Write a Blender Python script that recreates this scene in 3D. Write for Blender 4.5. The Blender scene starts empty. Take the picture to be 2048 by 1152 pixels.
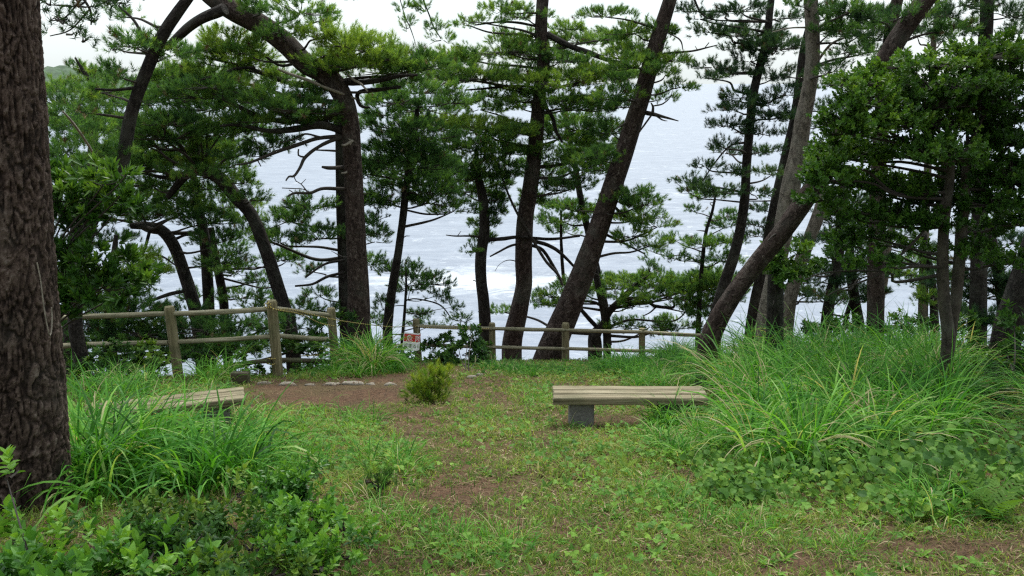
import bpy, math
import numpy as np
from mathutils import Vector, Matrix
rng = np.random.default_rng(11)
sc = bpy.context.scene
col = sc.collection

# ---------------------------------------------------------------- camera, world, sun, exposure
FPX = 1704.0                       # focal length in photo pixels (photo 2048 wide)
PITCH = math.radians(13.5)
CAM = np.array([0.0, 0.0, 1.6])
cam_d = bpy.data.cameras.new('camera')
cam = bpy.data.objects.new('camera', cam_d); col.objects.link(cam)
cam.location = CAM
cam.rotation_euler = (math.radians(90) - PITCH, 0, 0)
cam_d.sensor_width = 36.0
cam_d.lens = 36.0 * FPX / 2048.0
cam_d.clip_start = 0.05; cam_d.clip_end = 60000
sc.camera = cam

SUN_EL, SUN_AZ = math.radians(58), math.radians(12)     # azimuth from +Y (the sea) towards +X
world = bpy.data.worlds.new('World'); sc.world = world
world.use_nodes = True
wn, wl = world.node_tree.nodes, world.node_tree.links
wn.clear()
wout = wn.new('ShaderNodeOutputWorld'); wbg = wn.new('ShaderNodeBackground')
sky = wn.new('ShaderNodeTexSky'); sky.sky_type = 'NISHITA'; sky.sun_disc = False
sky.sun_elevation = SUN_EL; sky.sun_rotation = SUN_AZ
sky.air_density = 1.0; sky.dust_density = 2.0
wtc = wn.new('ShaderNodeTexCoord'); wmap = wn.new('ShaderNodeMapping'); wmap.inputs['Scale'].default_value = (1, 1, 3.5)
wno = wn.new('ShaderNodeTexNoise'); wno.inputs['Scale'].default_value = 2.2; wno.inputs['Detail'].default_value = 5
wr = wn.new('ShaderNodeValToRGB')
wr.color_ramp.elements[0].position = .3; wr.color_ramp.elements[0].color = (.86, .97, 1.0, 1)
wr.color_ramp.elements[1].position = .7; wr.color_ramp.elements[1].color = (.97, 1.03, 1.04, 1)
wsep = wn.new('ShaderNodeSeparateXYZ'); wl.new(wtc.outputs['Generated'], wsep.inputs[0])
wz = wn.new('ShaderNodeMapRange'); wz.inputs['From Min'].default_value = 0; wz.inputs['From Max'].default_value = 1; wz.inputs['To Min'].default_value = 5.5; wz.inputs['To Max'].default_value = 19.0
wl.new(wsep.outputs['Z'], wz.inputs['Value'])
wy = wn.new('ShaderNodeMapRange'); wy.inputs['From Min'].default_value = -.6; wy.inputs['From Max'].default_value = .5; wy.inputs['To Min'].default_value = .42; wy.inputs['To Max'].default_value = 1.0  # sky dimmed behind the camera, added to darken faces turned towards it
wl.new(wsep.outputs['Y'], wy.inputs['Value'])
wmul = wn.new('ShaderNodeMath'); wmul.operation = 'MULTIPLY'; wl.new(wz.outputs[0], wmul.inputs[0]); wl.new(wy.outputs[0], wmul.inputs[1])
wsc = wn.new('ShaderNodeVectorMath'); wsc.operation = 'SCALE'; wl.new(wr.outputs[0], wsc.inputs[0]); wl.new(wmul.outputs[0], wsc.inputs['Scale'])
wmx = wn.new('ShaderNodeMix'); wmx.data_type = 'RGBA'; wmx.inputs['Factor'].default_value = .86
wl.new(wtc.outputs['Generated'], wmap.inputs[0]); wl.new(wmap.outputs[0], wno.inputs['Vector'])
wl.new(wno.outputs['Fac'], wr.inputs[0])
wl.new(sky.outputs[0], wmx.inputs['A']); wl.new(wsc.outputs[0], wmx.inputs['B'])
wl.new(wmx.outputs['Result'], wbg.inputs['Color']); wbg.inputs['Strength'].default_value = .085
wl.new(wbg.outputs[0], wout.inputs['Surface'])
sun_d = bpy.data.lights.new('sun', 'SUN'); sun = bpy.data.objects.new('sun', sun_d); col.objects.link(sun)
sun_d.energy = 1.9; sun_d.angle = math.radians(10); sun_d.color = (1, .96, .9)
sdir = Vector((math.sin(SUN_AZ) * math.cos(SUN_EL), math.cos(SUN_AZ) * math.cos(SUN_EL), math.sin(SUN_EL)))
sun.rotation_euler = sdir.to_track_quat('Z', 'Y').to_euler()
sun.location = (5, 20, 40)
sc.view_settings.view_transform = 'Standard'
sc.view_settings.look = 'None'
sc.view_settings.gamma = 1.0
sc.view_settings.exposure = 1.05
sc.render.engine = 'CYCLES'
cy = sc.cycles
cy.use_denoising = False; cy.filter_width = 1.3; cy.sample_clamp_indirect = 4.0
cy.max_bounces = 6; cy.diffuse_bounces = 3; cy.glossy_bounces = 2; cy.transmission_bounces = 2; cy.transparent_max_bounces = 4
cy.caustics_reflective = False; cy.caustics_refractive = False

# ---------------------------------------------------------------- helpers: rays, noise, ground
CP, SP = math.cos(PITCH), math.sin(PITCH)
def ray(px, py):
    u = (np.asarray(px, float) - 1024) / FPX; v = (np.asarray(py, float) - 576) / FPX
    dy = CP - v * SP
    return u / dy, (-SP - v * CP) / dy, 1.0 / dy          # x and z per metre of y, axial depth per metre of y
def P(px, py, d):
    x, z, _ = ray(px, py)
    return np.stack([x * d + CAM[0], np.broadcast_to(d, np.shape(x)) * 1.0, z * d + CAM[2]], -1)
def mpp(px, py, d):                                       # metres per photo pixel there
    return ray(px, py)[2] * d / FPX
def project(pts):
    p = pts - CAM
    ax = p[:, 1] * CP - p[:, 2] * SP
    up = p[:, 1] * SP + p[:, 2] * CP
    return 1024 + FPX * p[:, 0] / ax, 576 - FPX * up / ax

def _hash(ix, iy, iz):
    n = (ix * 374761393 + iy * 668265263 + iz * 2147483647 + 1013904223) & 0xFFFFFFFF
    n = ((n ^ (n >> 13)) * 1274126177) & 0xFFFFFFFF
    n = (n ^ (n >> 16)) & 0xFFFFFFFF
    return n / 4294967295.0
def vnoise(x, y, z=0.0):
    x = np.asarray(x, float); y = np.asarray(y, float); z = np.broadcast_to(np.asarray(z, float), x.shape)
    ix, iy, iz = np.floor(x).astype(np.int64), np.floor(y).astype(np.int64), np.floor(z).astype(np.int64)
    fx, fy, fz = x - ix, y - iy, z - iz
    fx, fy, fz = [f * f * (3 - 2 * f) for f in (fx, fy, fz)]
    r = 0
    for a in (0, 1):
        for b in (0, 1):
            for c in (0, 1):
                w = (fx if a else 1 - fx) * (fy if b else 1 - fy) * (fz if c else 1 - fz)
                r = r + w * _hash(ix + a, iy + b, iz + c)
    return r
def fbm(x, y, z=0.0, o=3):
    r = 0; a = .5; t = 0
    for i in range(o):
        r = r + a * vnoise(x * 2 ** i + 17 * i, y * 2 ** i - 9 * i, np.asarray(z) * 2 ** i); t += a; a *= .5
    return r / t
def sstep(a, b, x):
    t = np.clip((x - a) / (b - a), 0, 1); return t * t * (3 - 2 * t)

SEA_Z = -38.0
def edge(x):
    return 14.3 + 4.7 * sstep(-3.7, -2.1, x) + 1.2 * sstep(0, 5, x)
def ground(x, y):
    x = np.asarray(x, float); y = np.asarray(y, float)
    z = -.223 * y - .06 * np.log1p(np.exp((y - 12.5) / .9)) * .9 + .12 * np.minimum(y + 1, 0)
    z = z + .05 * (fbm(x * 1.3 + 50, y * 1.3 + 20, 0, 3) - .5) + .16 * sstep(2.2, 4.5, x) * (fbm(x * .6, y * .6 + 9, 0, 2))
    e = y - edge(x)
    z = z - .95 * np.log1p(np.exp(np.clip(e / .5, -40, 40))) * .5 * (1 + .5 * (fbm(x * .35, y * .35, 2.0, 2) - .5))
    return np.maximum(z, SEA_Z - 6)
_dg = np.concatenate([np.arange(1.2, 24, .04)])
def G(px, py):
    px = np.atleast_1d(np.asarray(px, float)); py = np.atleast_1d(np.asarray(py, float))
    rx, rz, _ = ray(px, py)
    X = rx[:, None] * _dg; Z = CAM[2] + rz[:, None] * _dg
    h = ground(X, np.broadcast_to(_dg, X.shape))
    below = Z <= h
    i = np.where(below.any(1), below.argmax(1), len(_dg) - 1)
    d = _dg[i]
    x = rx * d
    return np.stack([x, d, ground(x, d)], -1)

# ---------------------------------------------------------------- helpers: materials
def newmat(name):
    m = bpy.data.materials.new(name); m.use_nodes = True
    n, l = m.node_tree.nodes, m.node_tree.links
    n.clear()
    out = n.new('ShaderNodeOutputMaterial'); b = n.new('ShaderNodeBsdfPrincipled')
    l.new(b.outputs[0], out.inputs['Surface'])
    return m, n, l, b, out
def ramp(n, stops):
    r = n.new('ShaderNodeValToRGB'); e = r.color_ramp.elements
    while len(e) < len(stops): e.new(.5)
    for i, (p, c) in enumerate(stops):
        e[i].position = p; e[i].color = (*c, 1)
    return r
def noise(n, l, vec, scale, detail=4, rough=.55, dist=0.0):
    t = n.new('ShaderNodeTexNoise'); t.inputs['Scale'].default_value = scale; t.inputs['Detail'].default_value = detail
    t.inputs['Roughness'].default_value = rough; t.inputs['Distortion'].default_value = dist
    if vec is not None: l.new(vec, t.inputs['Vector'])
    return t
def mapping(n, l, vec, sc_):
    m = n.new('ShaderNodeMapping'); m.inputs['Scale'].default_value = sc_; l.new(vec, m.inputs[0]); return m.outputs[0]
def attr(n, name):
    a = n.new('ShaderNodeAttribute'); a.attribute_name = name; return a
def mixc(n, l, fac, a, b, mode='MIX'):
    m = n.new('ShaderNodeMix'); m.data_type = 'RGBA'; m.blend_type = mode
    for s, v in ((m.inputs['Factor'], fac), (m.inputs['A'], a), (m.inputs['B'], b)):
        if isinstance(v, (int, float)): s.default_value = v
        elif isinstance(v, tuple): s.default_value = (*v, 1)
        else: l.new(v, s)
    return m.outputs['Result']
def bump(n, l, h, strength, dist, b):
    u = n.new('ShaderNodeBump'); u.inputs['Strength'].default_value = strength; u.inputs['Distance'].default_value = dist
    l.new(h, u.inputs['Height']); l.new(u.outputs[0], b.inputs['Normal']); return u

def leaf_mat(name, stops, rough=.5, spec=.35, trans=.35, patch=1.5):
    m, n, l, b, out = newmat(name)
    a = attr(n, 'tint'); tc = n.new('ShaderNodeTexCoord')
    nz = noise(n, l, tc.outputs['Object'], patch, 2)
    mm = n.new('ShaderNodeMath'); mm.operation = 'MULTIPLY_ADD'
    l.new(nz.outputs['Fac'], mm.inputs[0]); mm.inputs[1].default_value = .9; mm.inputs[2].default_value = -.45
    ad = n.new('ShaderNodeMath'); ad.operation = 'ADD'; ad.use_clamp = True
    l.new(a.outputs['Fac'], ad.inputs[0]); l.new(mm.outputs[0], ad.inputs[1])
    r = ramp(n, stops); l.new(ad.outputs[0], r.inputs[0])
    l.new(r.outputs[0], b.inputs['Base Color']); b.inputs['Roughness'].default_value = rough
    b.inputs['Specular IOR Level'].default_value = spec
    t = n.new('ShaderNodeBsdfTranslucent')
    l.new(mixc(n, l, 1.0, r.outputs[0], (1.35, 1.3, .6), 'MULTIPLY'), t.inputs['Color'])
    mx = n.new('ShaderNodeMixShader'); mx.inputs[0].default_value = trans
    l.new(b.outputs[0], mx.inputs[1]); l.new(t.outputs[0], mx.inputs[2]); l.new(mx.outputs[0], out.inputs['Surface'])
    return m

def bark_mat(name, dark, mid, light, scale=13.0, lichen=.15, bs=1.0, modelled=False):
    m, n, l, b, out = newmat(name)
    a = attr(n, 'bark')
    wob = noise(n, l, a.outputs['Vector'], 9, 4, .65)
    vec = mixc(n, l, .16, mapping(n, l, a.outputs['Vector'], (1, 1, .38)), wob.outputs['Color'], 'ADD')
    ridge = noise(n, l, vec, scale * 1.3, 6, .68, .8)
    v2 = n.new('ShaderNodeTexVoronoi'); v2.inputs['Scale'].default_value = scale * 2.2; v2.inputs['Randomness'].default_value = 1; l.new(vec, v2.inputs['Vector'])
    f = noise(n, l, mapping(n, l, a.outputs['Vector'], (1, 1, .6)), 70, 6, .7)
    big = noise(n, l, a.outputs['Vector'], 2.2, 4)
    s = n.new('ShaderNodeMath'); s.operation = 'MULTIPLY_ADD'; s.inputs[1].default_value = .22
    sv = n.new('ShaderNodeSeparateColor'); l.new(v2.outputs['Color'], sv.inputs[0]); l.new(sv.outputs[0], s.inputs[0])
    s2 = n.new('ShaderNodeMath'); s2.operation = 'MULTIPLY_ADD'; s2.inputs[1].default_value = .45
    l.new(f.outputs['Fac'], s2.inputs[0])
    s3 = n.new('ShaderNodeMath'); s3.operation = 'MULTIPLY_ADD'; s3.inputs[1].default_value = 1.15; s3.inputs[2].default_value = -.42
    if modelled:
        tn = attr(n, 'tint'); mm = n.new('ShaderNodeMath'); mm.operation = 'MULTIPLY_ADD'; mm.inputs[1].default_value = .55
        l.new(tn.outputs['Fac'], mm.inputs[0]); k = n.new('ShaderNodeMath'); k.operation = 'MULTIPLY'; k.inputs[1].default_value = .45
        l.new(ridge.outputs['Fac'], k.inputs[0]); l.new(k.outputs[0], mm.inputs[2]); l.new(mm.outputs[0], s3.inputs[0])
    else: l.new(ridge.outputs['Fac'], s3.inputs[0])
    l.new(s3.outputs[0], s2.inputs[2]); l.new(s2.outputs[0], s.inputs[2])
    plate = ramp(n, [(.2, tuple(x * .4 for x in dark)), (.36, dark), (.56, mid), (.85, light)])
    l.new(s.outputs[0], plate.inputs[0])
    lr = ramp(n, [(.5, (0, 0, 0)), (.7, (1, 1, 1))]); l.new(big.outputs['Fac'], lr.inputs[0])
    lm = n.new('ShaderNodeMath'); lm.operation = 'MULTIPLY'; lm.inputs[1].default_value = lichen; l.new(lr.outputs[0], lm.inputs[0])
    c = mixc(n, l, lm.outputs[0], plate.outputs[0], (.16, .17, .14))
    l.new(c, b.inputs['Base Color']); b.inputs['Roughness'].default_value = .9; b.inputs['Specular IOR Level'].default_value = .15
    bump(n, l, s.outputs[0], .9, .03 * bs, b)
    return m

def wood_mat(name, cols, scale=1.0, moss=.3):
    m, n, l, b, out = newmat(name)
    a = attr(n, 'bark')
    g = noise(n, l, mapping(n, l, a.outputs['Vector'], (38 * scale, 38 * scale, 1.6)), 1, 5, .65)
    big = noise(n, l, a.outputs['Vector'], 3.5, 4)
    r = ramp(n, [(.28, cols[0]), (.5, cols[1]), (.72, cols[2])]); l.new(g.outputs['Fac'], r.inputs[0])
    mr = ramp(n, [(.5, (0, 0, 0)), (.68, (1, 1, 1))]); l.new(big.outputs['Fac'], mr.inputs[0])
    mm = n.new('ShaderNodeMath'); mm.operation = 'MULTIPLY'; mm.inputs[1].default_value = moss; l.new(mr.outputs[0], mm.inputs[0])
    c = mixc(n, l, mm.outputs[0], r.outputs[0], (.07, .085, .04))
    l.new(c, b.inputs['Base Color']); b.inputs['Roughness'].default_value = .85; b.inputs['Specular IOR Level'].default_value = .25
    bump(n, l, g.outputs['Fac'], .7, .012, b)
    return m
def plain_mat(name, c, rough=.6, var=.15, scale=30):
    m, n, l, b, out = newmat(name)
    tc = n.new('ShaderNodeTexCoord'); t = noise(n, l, tc.outputs['Object'], scale, 5)
    r = ramp(n, [(.3, tuple(x * (1 - var) for x in c)), (.7, tuple(min(1, x * (1 + var)) for x in c))])
    l.new(t.outputs['Fac'], r.inputs[0]); l.new(r.outputs[0], b.inputs['Base Color'])
    b.inputs['Roughness'].default_value = rough
    bump(n, l, t.outputs['Fac'], .35, .01, b)
    return m

# ---------------------------------------------------------------- helpers: meshes and objects
class Acc:
    def __init__(s): s.V = []; s.F = []; s.M = []; s.T = []; s.B = []; s.n = 0
    def add(s, V, F, mat=0, tint=None, bark=None):
        V = np.asarray(V, float).reshape(-1, 3); F = np.asarray(F, np.int64)
        s.V.append(V); s.F.append(F + s.n); s.M.append(np.full(len(F), mat, np.int32))
        s.T.append(np.full(len(V), .5) if tint is None else np.broadcast_to(tint, (len(V),)))
        s.B.append(np.zeros((len(V), 3)) if bark is None else bark)
        s.n += len(V)
    def build(s, name, mats, parent=None, smooth=False, origin=None):
        me = bpy.data.meshes.new(name)
        if s.n:
            V = np.concatenate(s.V).astype(np.float32)
            if origin is not None: V = V - np.asarray(origin, np.float32)
            lv = np.concatenate([f.ravel() for f in s.F]).astype(np.int32)
            lt = np.concatenate([np.full(len(f), f.shape[1], np.int32) for f in s.F])
            ls = np.concatenate([[0], np.cumsum(lt)[:-1]]).astype(np.int32)
            me.vertices.add(len(V)); me.vertices.foreach_set('co', V.ravel())
            me.loops.add(len(lv)); me.loops.foreach_set('vertex_index', lv)
            me.polygons.add(len(lt)); me.polygons.foreach_set('loop_start', ls)
            me.polygons.foreach_set('material_index', np.concatenate(s.M))
            me.polygons.foreach_set('use_smooth', np.full(len(lt), smooth, bool))
            a = me.attributes.new('tint', 'FLOAT', 'POINT'); a.data.foreach_set('value', np.concatenate(s.T).astype(np.float32))
            a = me.attributes.new('bark', 'FLOAT_VECTOR', 'POINT'); a.data.foreach_set('vector', np.concatenate(s.B).astype(np.float32).ravel())
            me.update(calc_edges=True)
        for m in (mats if isinstance(mats, (list, tuple)) else [mats]): me.materials.append(m)
        o = bpy.data.objects.new(name, me); col.objects.link(o)
        if origin is not None and parent is None: o.location = origin
        if parent is not None: o.parent = parent
        return o
def tag(o, label=None, cat=None, group=None, kind=None):
    if label: o['label'] = label
    if cat: o['category'] = cat
    if group: o['group'] = group
    if kind: o['kind'] = kind
    return o
def thing(name, label, cat, loc, group=None):
    o = bpy.data.objects.new(name, None); col.objects.link(o); o.location = loc; o.empty_display_size = .2
    return tag(o, label, cat, group)

def catmull(pts, m):
    pts = np.asarray(pts, float)
    if len(pts) == 2:
        t = np.linspace(0, 1, m)[:, None]; return pts[0] * (1 - t) + pts[1] * t
    q = np.concatenate([[2 * pts[0] - pts[1]], pts, [2 * pts[-1] - pts[-2]]])
    seg = np.linalg.norm(np.diff(pts[:, :3], axis=0), axis=1); cs = np.concatenate([[0], np.cumsum(seg)])
    s = np.linspace(0, cs[-1], m)
    i = np.clip(np.searchsorted(cs, s, side='right') - 1, 0, len(pts) - 2)
    t = ((s - cs[i]) / np.maximum(seg[i], 1e-9))[:, None]
    p0, p1, p2, p3 = q[i], q[i + 1], q[i + 2], q[i + 3]
    return .5 * (2 * p1 + (p2 - p0) * t + (2 * p0 - 5 * p1 + 4 * p2 - p3) * t ** 2 + (3 * p1 - p0 - 3 * p2 + p3) * t ** 3)
def tube(acc, pts, rad, sides=10, step=.12, amp=.06, mat=0, tint=.5, nmin=3, cap=True):
    pts = np.asarray(pts, float); rad = np.broadcast_to(np.asarray(rad, float), (len(pts),))
    L = np.linalg.norm(np.diff(pts, axis=0), axis=1).sum()
    m = max(nmin, int(L / step) + 1)
    pr = catmull(np.concatenate([pts, rad[:, None]], 1), m)
    p, r = pr[:, :3], np.maximum(pr[:, 3], .0008)
    t = np.gradient(p, axis=0); t /= np.linalg.norm(t, axis=1)[:, None] + 1e-12
    ref = np.array([1., 0, 0]) if abs(t[0, 0]) < .8 else np.array([0, 1., 0])
    x = np.zeros_like(p); 
    for i in range(m):
        ref = ref - t[i] * ref.dot(t[i]); ref /= np.linalg.norm(ref); x[i] = ref
    y = np.cross(t, x)
    th = np.arange(sides) * 2 * math.pi / sides
    s = np.concatenate([[0], np.cumsum(np.linalg.norm(np.diff(p, axis=0), axis=1))])
    c, sn = np.cos(th), np.sin(th)
    sd = rng.random() * 100
    rr = np.broadcast_to(r[:, None], (m, sides)).copy()
    if amp:
        rm = r.mean()
        rr *= 1 + amp * 2 * (fbm(c[None] * 1.6 + sd + s[:, None] * 0, sn[None] * 1.6 + s[:, None] * 0, s[:, None] / (rm * 4 + .05) + sd, 3) - .5)
    V = p[:, None] + rr[..., None] * (c[None, :, None] * x[:, None] + sn[None, :, None] * y[:, None])
    bk = np.stack([r.mean() * c[None] + 0 * s[:, None], r.mean() * sn[None] + 0 * s[:, None], s[:, None] + 0 * c[None]], -1) + sd
    i = np.arange(m - 1)[:, None] * sides; j = np.arange(sides)[None]
    F = np.stack([i + j, i + (j + 1) % sides, i + sides + (j + 1) % sides, i + sides + j], -1).reshape(-1, 4)
    acc.add(V.reshape(-1, 3), F, mat, tint, bk.reshape(-1, 3))
    if cap:
        for k, e in ((0, 0), (m - 1, 1)):
            ring = V[k]; cen = ring.mean(0)
            cv = np.concatenate([ring, cen[None]]); jj = np.arange(sides)
            f = np.stack([jj, (jj + 1) % sides, np.full(sides, sides)], -1)
            if e == 0: f = f[:, ::-1]
            acc.add(cv, f, mat, tint, np.concatenate([bk[k], bk[k].mean(0)[None]]))
def box(acc, c, size, R=None, mat=0, bark_axis=0, bev=.006, jit=0):
    # bevelled box; bark coords run along bark_axis
    h = np.asarray(size, float) / 2; b = min(bev, h.min() * .45)
    V = []; idx = {}
    for sx in (-1, 1):
        for sy in (-1, 1):
            for sz in (-1, 1):
                for a in range(3):
                    q = np.array([sx * (h[0] - b), sy * (h[1] - b), sz * (h[2] - b)]); q[a] += (sx, sy, sz)[a] * b
                    idx[(sx, sy, sz, a)] = len(V); V.append(q)
    V = np.array(V)
    F4, F3 = [], []
    for a in range(3):
        o = [k for k in range(3) if k != a]
        for sg in (-1, 1):
            f = []
            for (s1, s2) in ((-1, -1), (1, -1), (1, 1), (-1, 1)):
                k = [0, 0, 0]; k[a] = sg; k[o[0]] = s1; k[o[1]] = s2; f.append(idx[(*k, a)])
            if (sg == -1) != (a == 1): f = f[::-1]
            F4.append(f)
        for s1 in (-1, 1):
            for s2 in (-1, 1):
                k0 = [0, 0, 0]; k1 = [0, 0, 0]; k0[a] = -1; k1[a] = 1
                for k in (k0, k1): k[o[0]] = s1; k[o[1]] = s2
                F4.append([idx[(*k0, o[0])], idx[(*k1, o[0])], idx[(*k1, o[1])], idx[(*k0, o[1])]])
    for sx in (-1, 1):
        for sy in (-1, 1):
            for sz in (-1, 1):
                F3.append([idx[(sx, sy, sz, a)] for a in range(3)])
    bk = np.roll(V, 2 - bark_axis, axis=1) + rng.random(3) * 20
    if jit: V = V + rng.normal(0, jit, V.shape)
    if R is not None: V = V @ np.asarray(R).T
    V = V + np.asarray(c)
    n0 = acc.n
    acc.add(V, np.array(F4), mat, .5, bk)
    acc.F.append(np.array(F3, np.int64) + n0); acc.M.append(np.full(len(F3), mat, np.int32))

def frames(dirs, roll):
    z = dirs / (np.linalg.norm(dirs, axis=1)[:, None] + 1e-9)
    h = np.where(np.abs(z[:, 2:3]) < .95, np.array([[0, 0, 1.]]), np.array([[1., 0, 0]]))
    x = np.cross(h, z); x /= np.linalg.norm(x, axis=1)[:, None]
    y = np.cross(z, x)
    c, s = np.cos(roll)[:, None], np.sin(roll)[:, None]
    return np.stack([x * c + y * s, -x * s + y * c, z], -1)          # columns x, y, z
def inst(acc, T, pos, R, scale, mat=0, tint=None, tjit=0.0):
    TV, TF = T[0], T[1]; N = len(pos); k = len(TV)
    if N == 0: return
    scale = np.broadcast_to(np.asarray(scale, float), (N,))
    V = np.einsum('nij,kj->nki', R, TV) * scale[:, None, None] + pos[:, None]
    F = (TF[None] + (np.arange(N) * k)[:, None, None]).reshape(-1, TF.shape[1])
    t = np.full(N, .5) if tint is None else np.broadcast_to(tint, (N,))
    tt = np.repeat(t, k)
    if len(T) > 2 and tjit: tt = tt + np.tile(T[2], N) * tjit
    acc.add(V.reshape(-1, 3), F, mat, tt)

# templates ------------------------------------------------------
def tuft_template(n, seed, wid=.085, spread=(.35, 1.15), stem=.75):
    r = np.random.default_rng(seed); V = []; F = []; J = []
    for i in range(n):
        f = (i + .5) / n; az = i * 2.4 + r.random() * .6
        tilt = spread[1] + (spread[0] - spread[1]) * f + r.normal(0, .12)
        d = np.array([math.sin(tilt) * math.cos(az), math.sin(tilt) * math.sin(az), math.cos(tilt)])
        p = np.array([0, 0, stem * f]); Ln = .55 + .25 * r.random()
        side = np.cross(d, r.normal(size=3)); side /= np.linalg.norm(side)
        b = len(V); V += [p - side * wid * .5, p + side * wid * .5, p + d * Ln]; F.append([b, b + 1, b + 2])
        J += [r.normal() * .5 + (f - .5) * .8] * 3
    return np.array(V), np.array(F), np.array(J)
TUFTS = [tuft_template(24, s) for s in range(5)]
TUFTS_NEAR = [tuft_template(44, s + 50, .05) for s in range(4)]
def leaf(L=1.0, w=.4, fold=.25, droop=.25):
    ys = [0, .18, .45, .75, 1.0]; ws = [.03, .72, 1.0, .62, 0.0]
    V = []; F = []
    for y, q in zip(ys, ws):
        z = -droop * y * y * L
        V += [[-q * w * .5, y * L, z + fold * q * w * .5], [0, y * L, z], [q * w * .5, y * L, z + fold * q * w * .5]]
    for i in range(4):
        a = i * 3
        F += [[a, a + 1, a + 4, a + 3], [a + 1, a + 2, a + 5, a + 4]]
    return np.array(V), np.array(F)
def sprig_template(n, seed, w=.4, tilt=(.5, 1.25), stem=.6, L=(.7, 1.0), droop=.2):
    r = np.random.default_rng(seed); V = []; F = []; J = []
    for i in range(n):
        f = (i + .5) / n
        lv, lf = leaf(L[0] + (L[1] - L[0]) * r.random(), w * (.85 + .3 * r.random()), .25 + .2 * r.random(), droop * (.5 + r.random()))
        az = i * 2.39996 + r.random() * .4; ti = tilt[1] + (tilt[0] - tilt[1]) * f + r.normal(0, .1)
        # y axis of the leaf -> direction (tilt from z)
        d = np.array([math.sin(ti) * math.cos(az), math.sin(ti) * math.sin(az), math.cos(ti)])
        s = np.array([-math.sin(az), math.cos(az), 0]); u = np.cross(s, d)
        u = -u if u[2] < 0 else u
        M = np.stack([np.cross(d, u), d, u], 1)
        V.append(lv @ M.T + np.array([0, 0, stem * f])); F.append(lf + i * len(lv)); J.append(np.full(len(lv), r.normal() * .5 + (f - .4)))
    return np.concatenate(V), np.concatenate(F), np.concatenate(J)
SPRIGS = [sprig_template(8, s, .42) for s in range(4)]
WHORLS = [sprig_template(10, s + 20, .3, (.45, 1.2), .35) for s in range(4)]

def blades(acc, root, L, w, phi, th0, kap, segs=5, mat=0, tint=None, tip=.0):
    # arching strips: root (N,3), length, width, heading, first lean and total bend
    N = len(root); t = np.linspace(0, 1, segs + 1)
    if N == 0: return
    th = th0[:, None] + kap[:, None] * t[None] ** 1.3
    ds = L[:, None] / segs
    hx = np.concatenate([np.zeros((N, 1)), np.cumsum(np.sin(.5 * (th[:, 1:] + th[:, :-1])) * ds, 1)], 1)
    hz = np.concatenate([np.zeros((N, 1)), np.cumsum(np.cos(.5 * (th[:, 1:] + th[:, :-1])) * ds, 1)], 1)
    tw = rng.normal(0, .5, N)
    cx, sx = np.cos(phi), np.sin(phi)
    cen = root[:, None] + np.stack([hx * cx[:, None], hx * sx[:, None], hz], -1)
    side = np.stack([-sx * np.cos(tw), cx * np.cos(tw), np.sin(tw)], -1)
    prof = np.minimum(1, .45 + 1.6 * t) * np.clip(1 - t, 0, 1) ** .55 + 0.02
    off = .5 * w[:, None, None] * prof[None, :, None] * side[:, None]
    V = np.stack([cen - off, cen + off], 2).reshape(N, -1, 3)
    k = 2 * (segs + 1)
    i = np.arange(segs) * 2
    TF = np.stack([i, i + 1, i + 3, i + 2], -1)
    F = (TF[None] + (np.arange(N) * k)[:, None, None]).reshape(-1, 4)
    tn = np.full(N, .5) if tint is None else tint
    acc.add(V.reshape(-1, 3), F, mat, np.repeat(tn, k))

# ---------------------------------------------------------------- the setting: ground, sea, hills
def soil_material():
    m, n, l, b, out = newmat('soil')
    tc = n.new('ShaderNodeTexCoord'); o = tc.outputs['Object']
    a = noise(n, l, o, 1.1, 5, .6); f = noise(n, l, o, 26, 6, .7)
    s = noise(n, l, mapping(n, l, o, (90, 22, 1)), 1, 3, .6, 1.5); s2 = noise(n, l, mapping(n, l, o, (20, 95, 1)), 1, 3, .6, 1.5)
    r = ramp(n, [(.3, (.03, .017, .011)), (.5, (.085, .046, .027)), (.72, (.16, .1, .058))]); l.new(f.outputs['Fac'], r.inputs[0])
    r2 = ramp(n, [(.3, (.05, .028, .02)), (.55, (.115, .062, .037)), (.8, (.2, .15, .085))])
    mm = n.new('ShaderNodeMath'); mm.operation = 'MAXIMUM'; l.new(s.outputs['Fac'], mm.inputs[0]); l.new(s2.outputs['Fac'], mm.inputs[1])
    l.new(mm.outputs[0], r2.inputs[0])
    c = mixc(n, l, .55, r.outputs[0], r2.outputs[0])
    gr = ramp(n, [(.42, (0, 0, 0)), (.6, (1, 1, 1))]); l.new(a.outputs['Fac'], gr.inputs[0])
    gm = n.new('ShaderNodeMath'); gm.operation = 'MULTIPLY'; gm.inputs[1].default_value = .35; l.new(gr.outputs[0], gm.inputs[0])
    c = mixc(n, l, gm.outputs[0], c, (.06, .075, .025))
    l.new(c, b.inputs['Base Color']); b.inputs['Roughness'].default_value = .95; b.inputs['Specular IOR Level'].default_value = .15
    ad = n.new('ShaderNodeMath'); ad.operation = 'ADD'; l.new(f.outputs['Fac'], ad.inputs[0]); l.new(mm.outputs[0], ad.inputs[1])
    bump(n, l, ad.outputs[0], .8, .02, b)
    return m
gx = np.concatenate([np.arange(-60, -14, 1.5), np.arange(-14, 14, .2), np.arange(14, 61, 1.5)])
gy = np.concatenate([np.arange(-14, 1, .6), np.arange(1, 24, .16), np.arange(24, 90, 1.5)])
XX, YY = np.meshgrid(gx, gy)
ZZ = ground(XX, YY)
nx, ny = len(gx), len(gy)
ii = (np.arange(ny - 1)[:, None] * nx + np.arange(nx - 1)[None]).ravel()
ga = Acc(); ga.add(np.stack([XX, YY, ZZ], -1).reshape(-1, 3), np.stack([ii, ii + 1, ii + nx + 1, ii + nx], -1))
tag(ga.build('ground', soil_material(), smooth=True), kind='structure')

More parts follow.
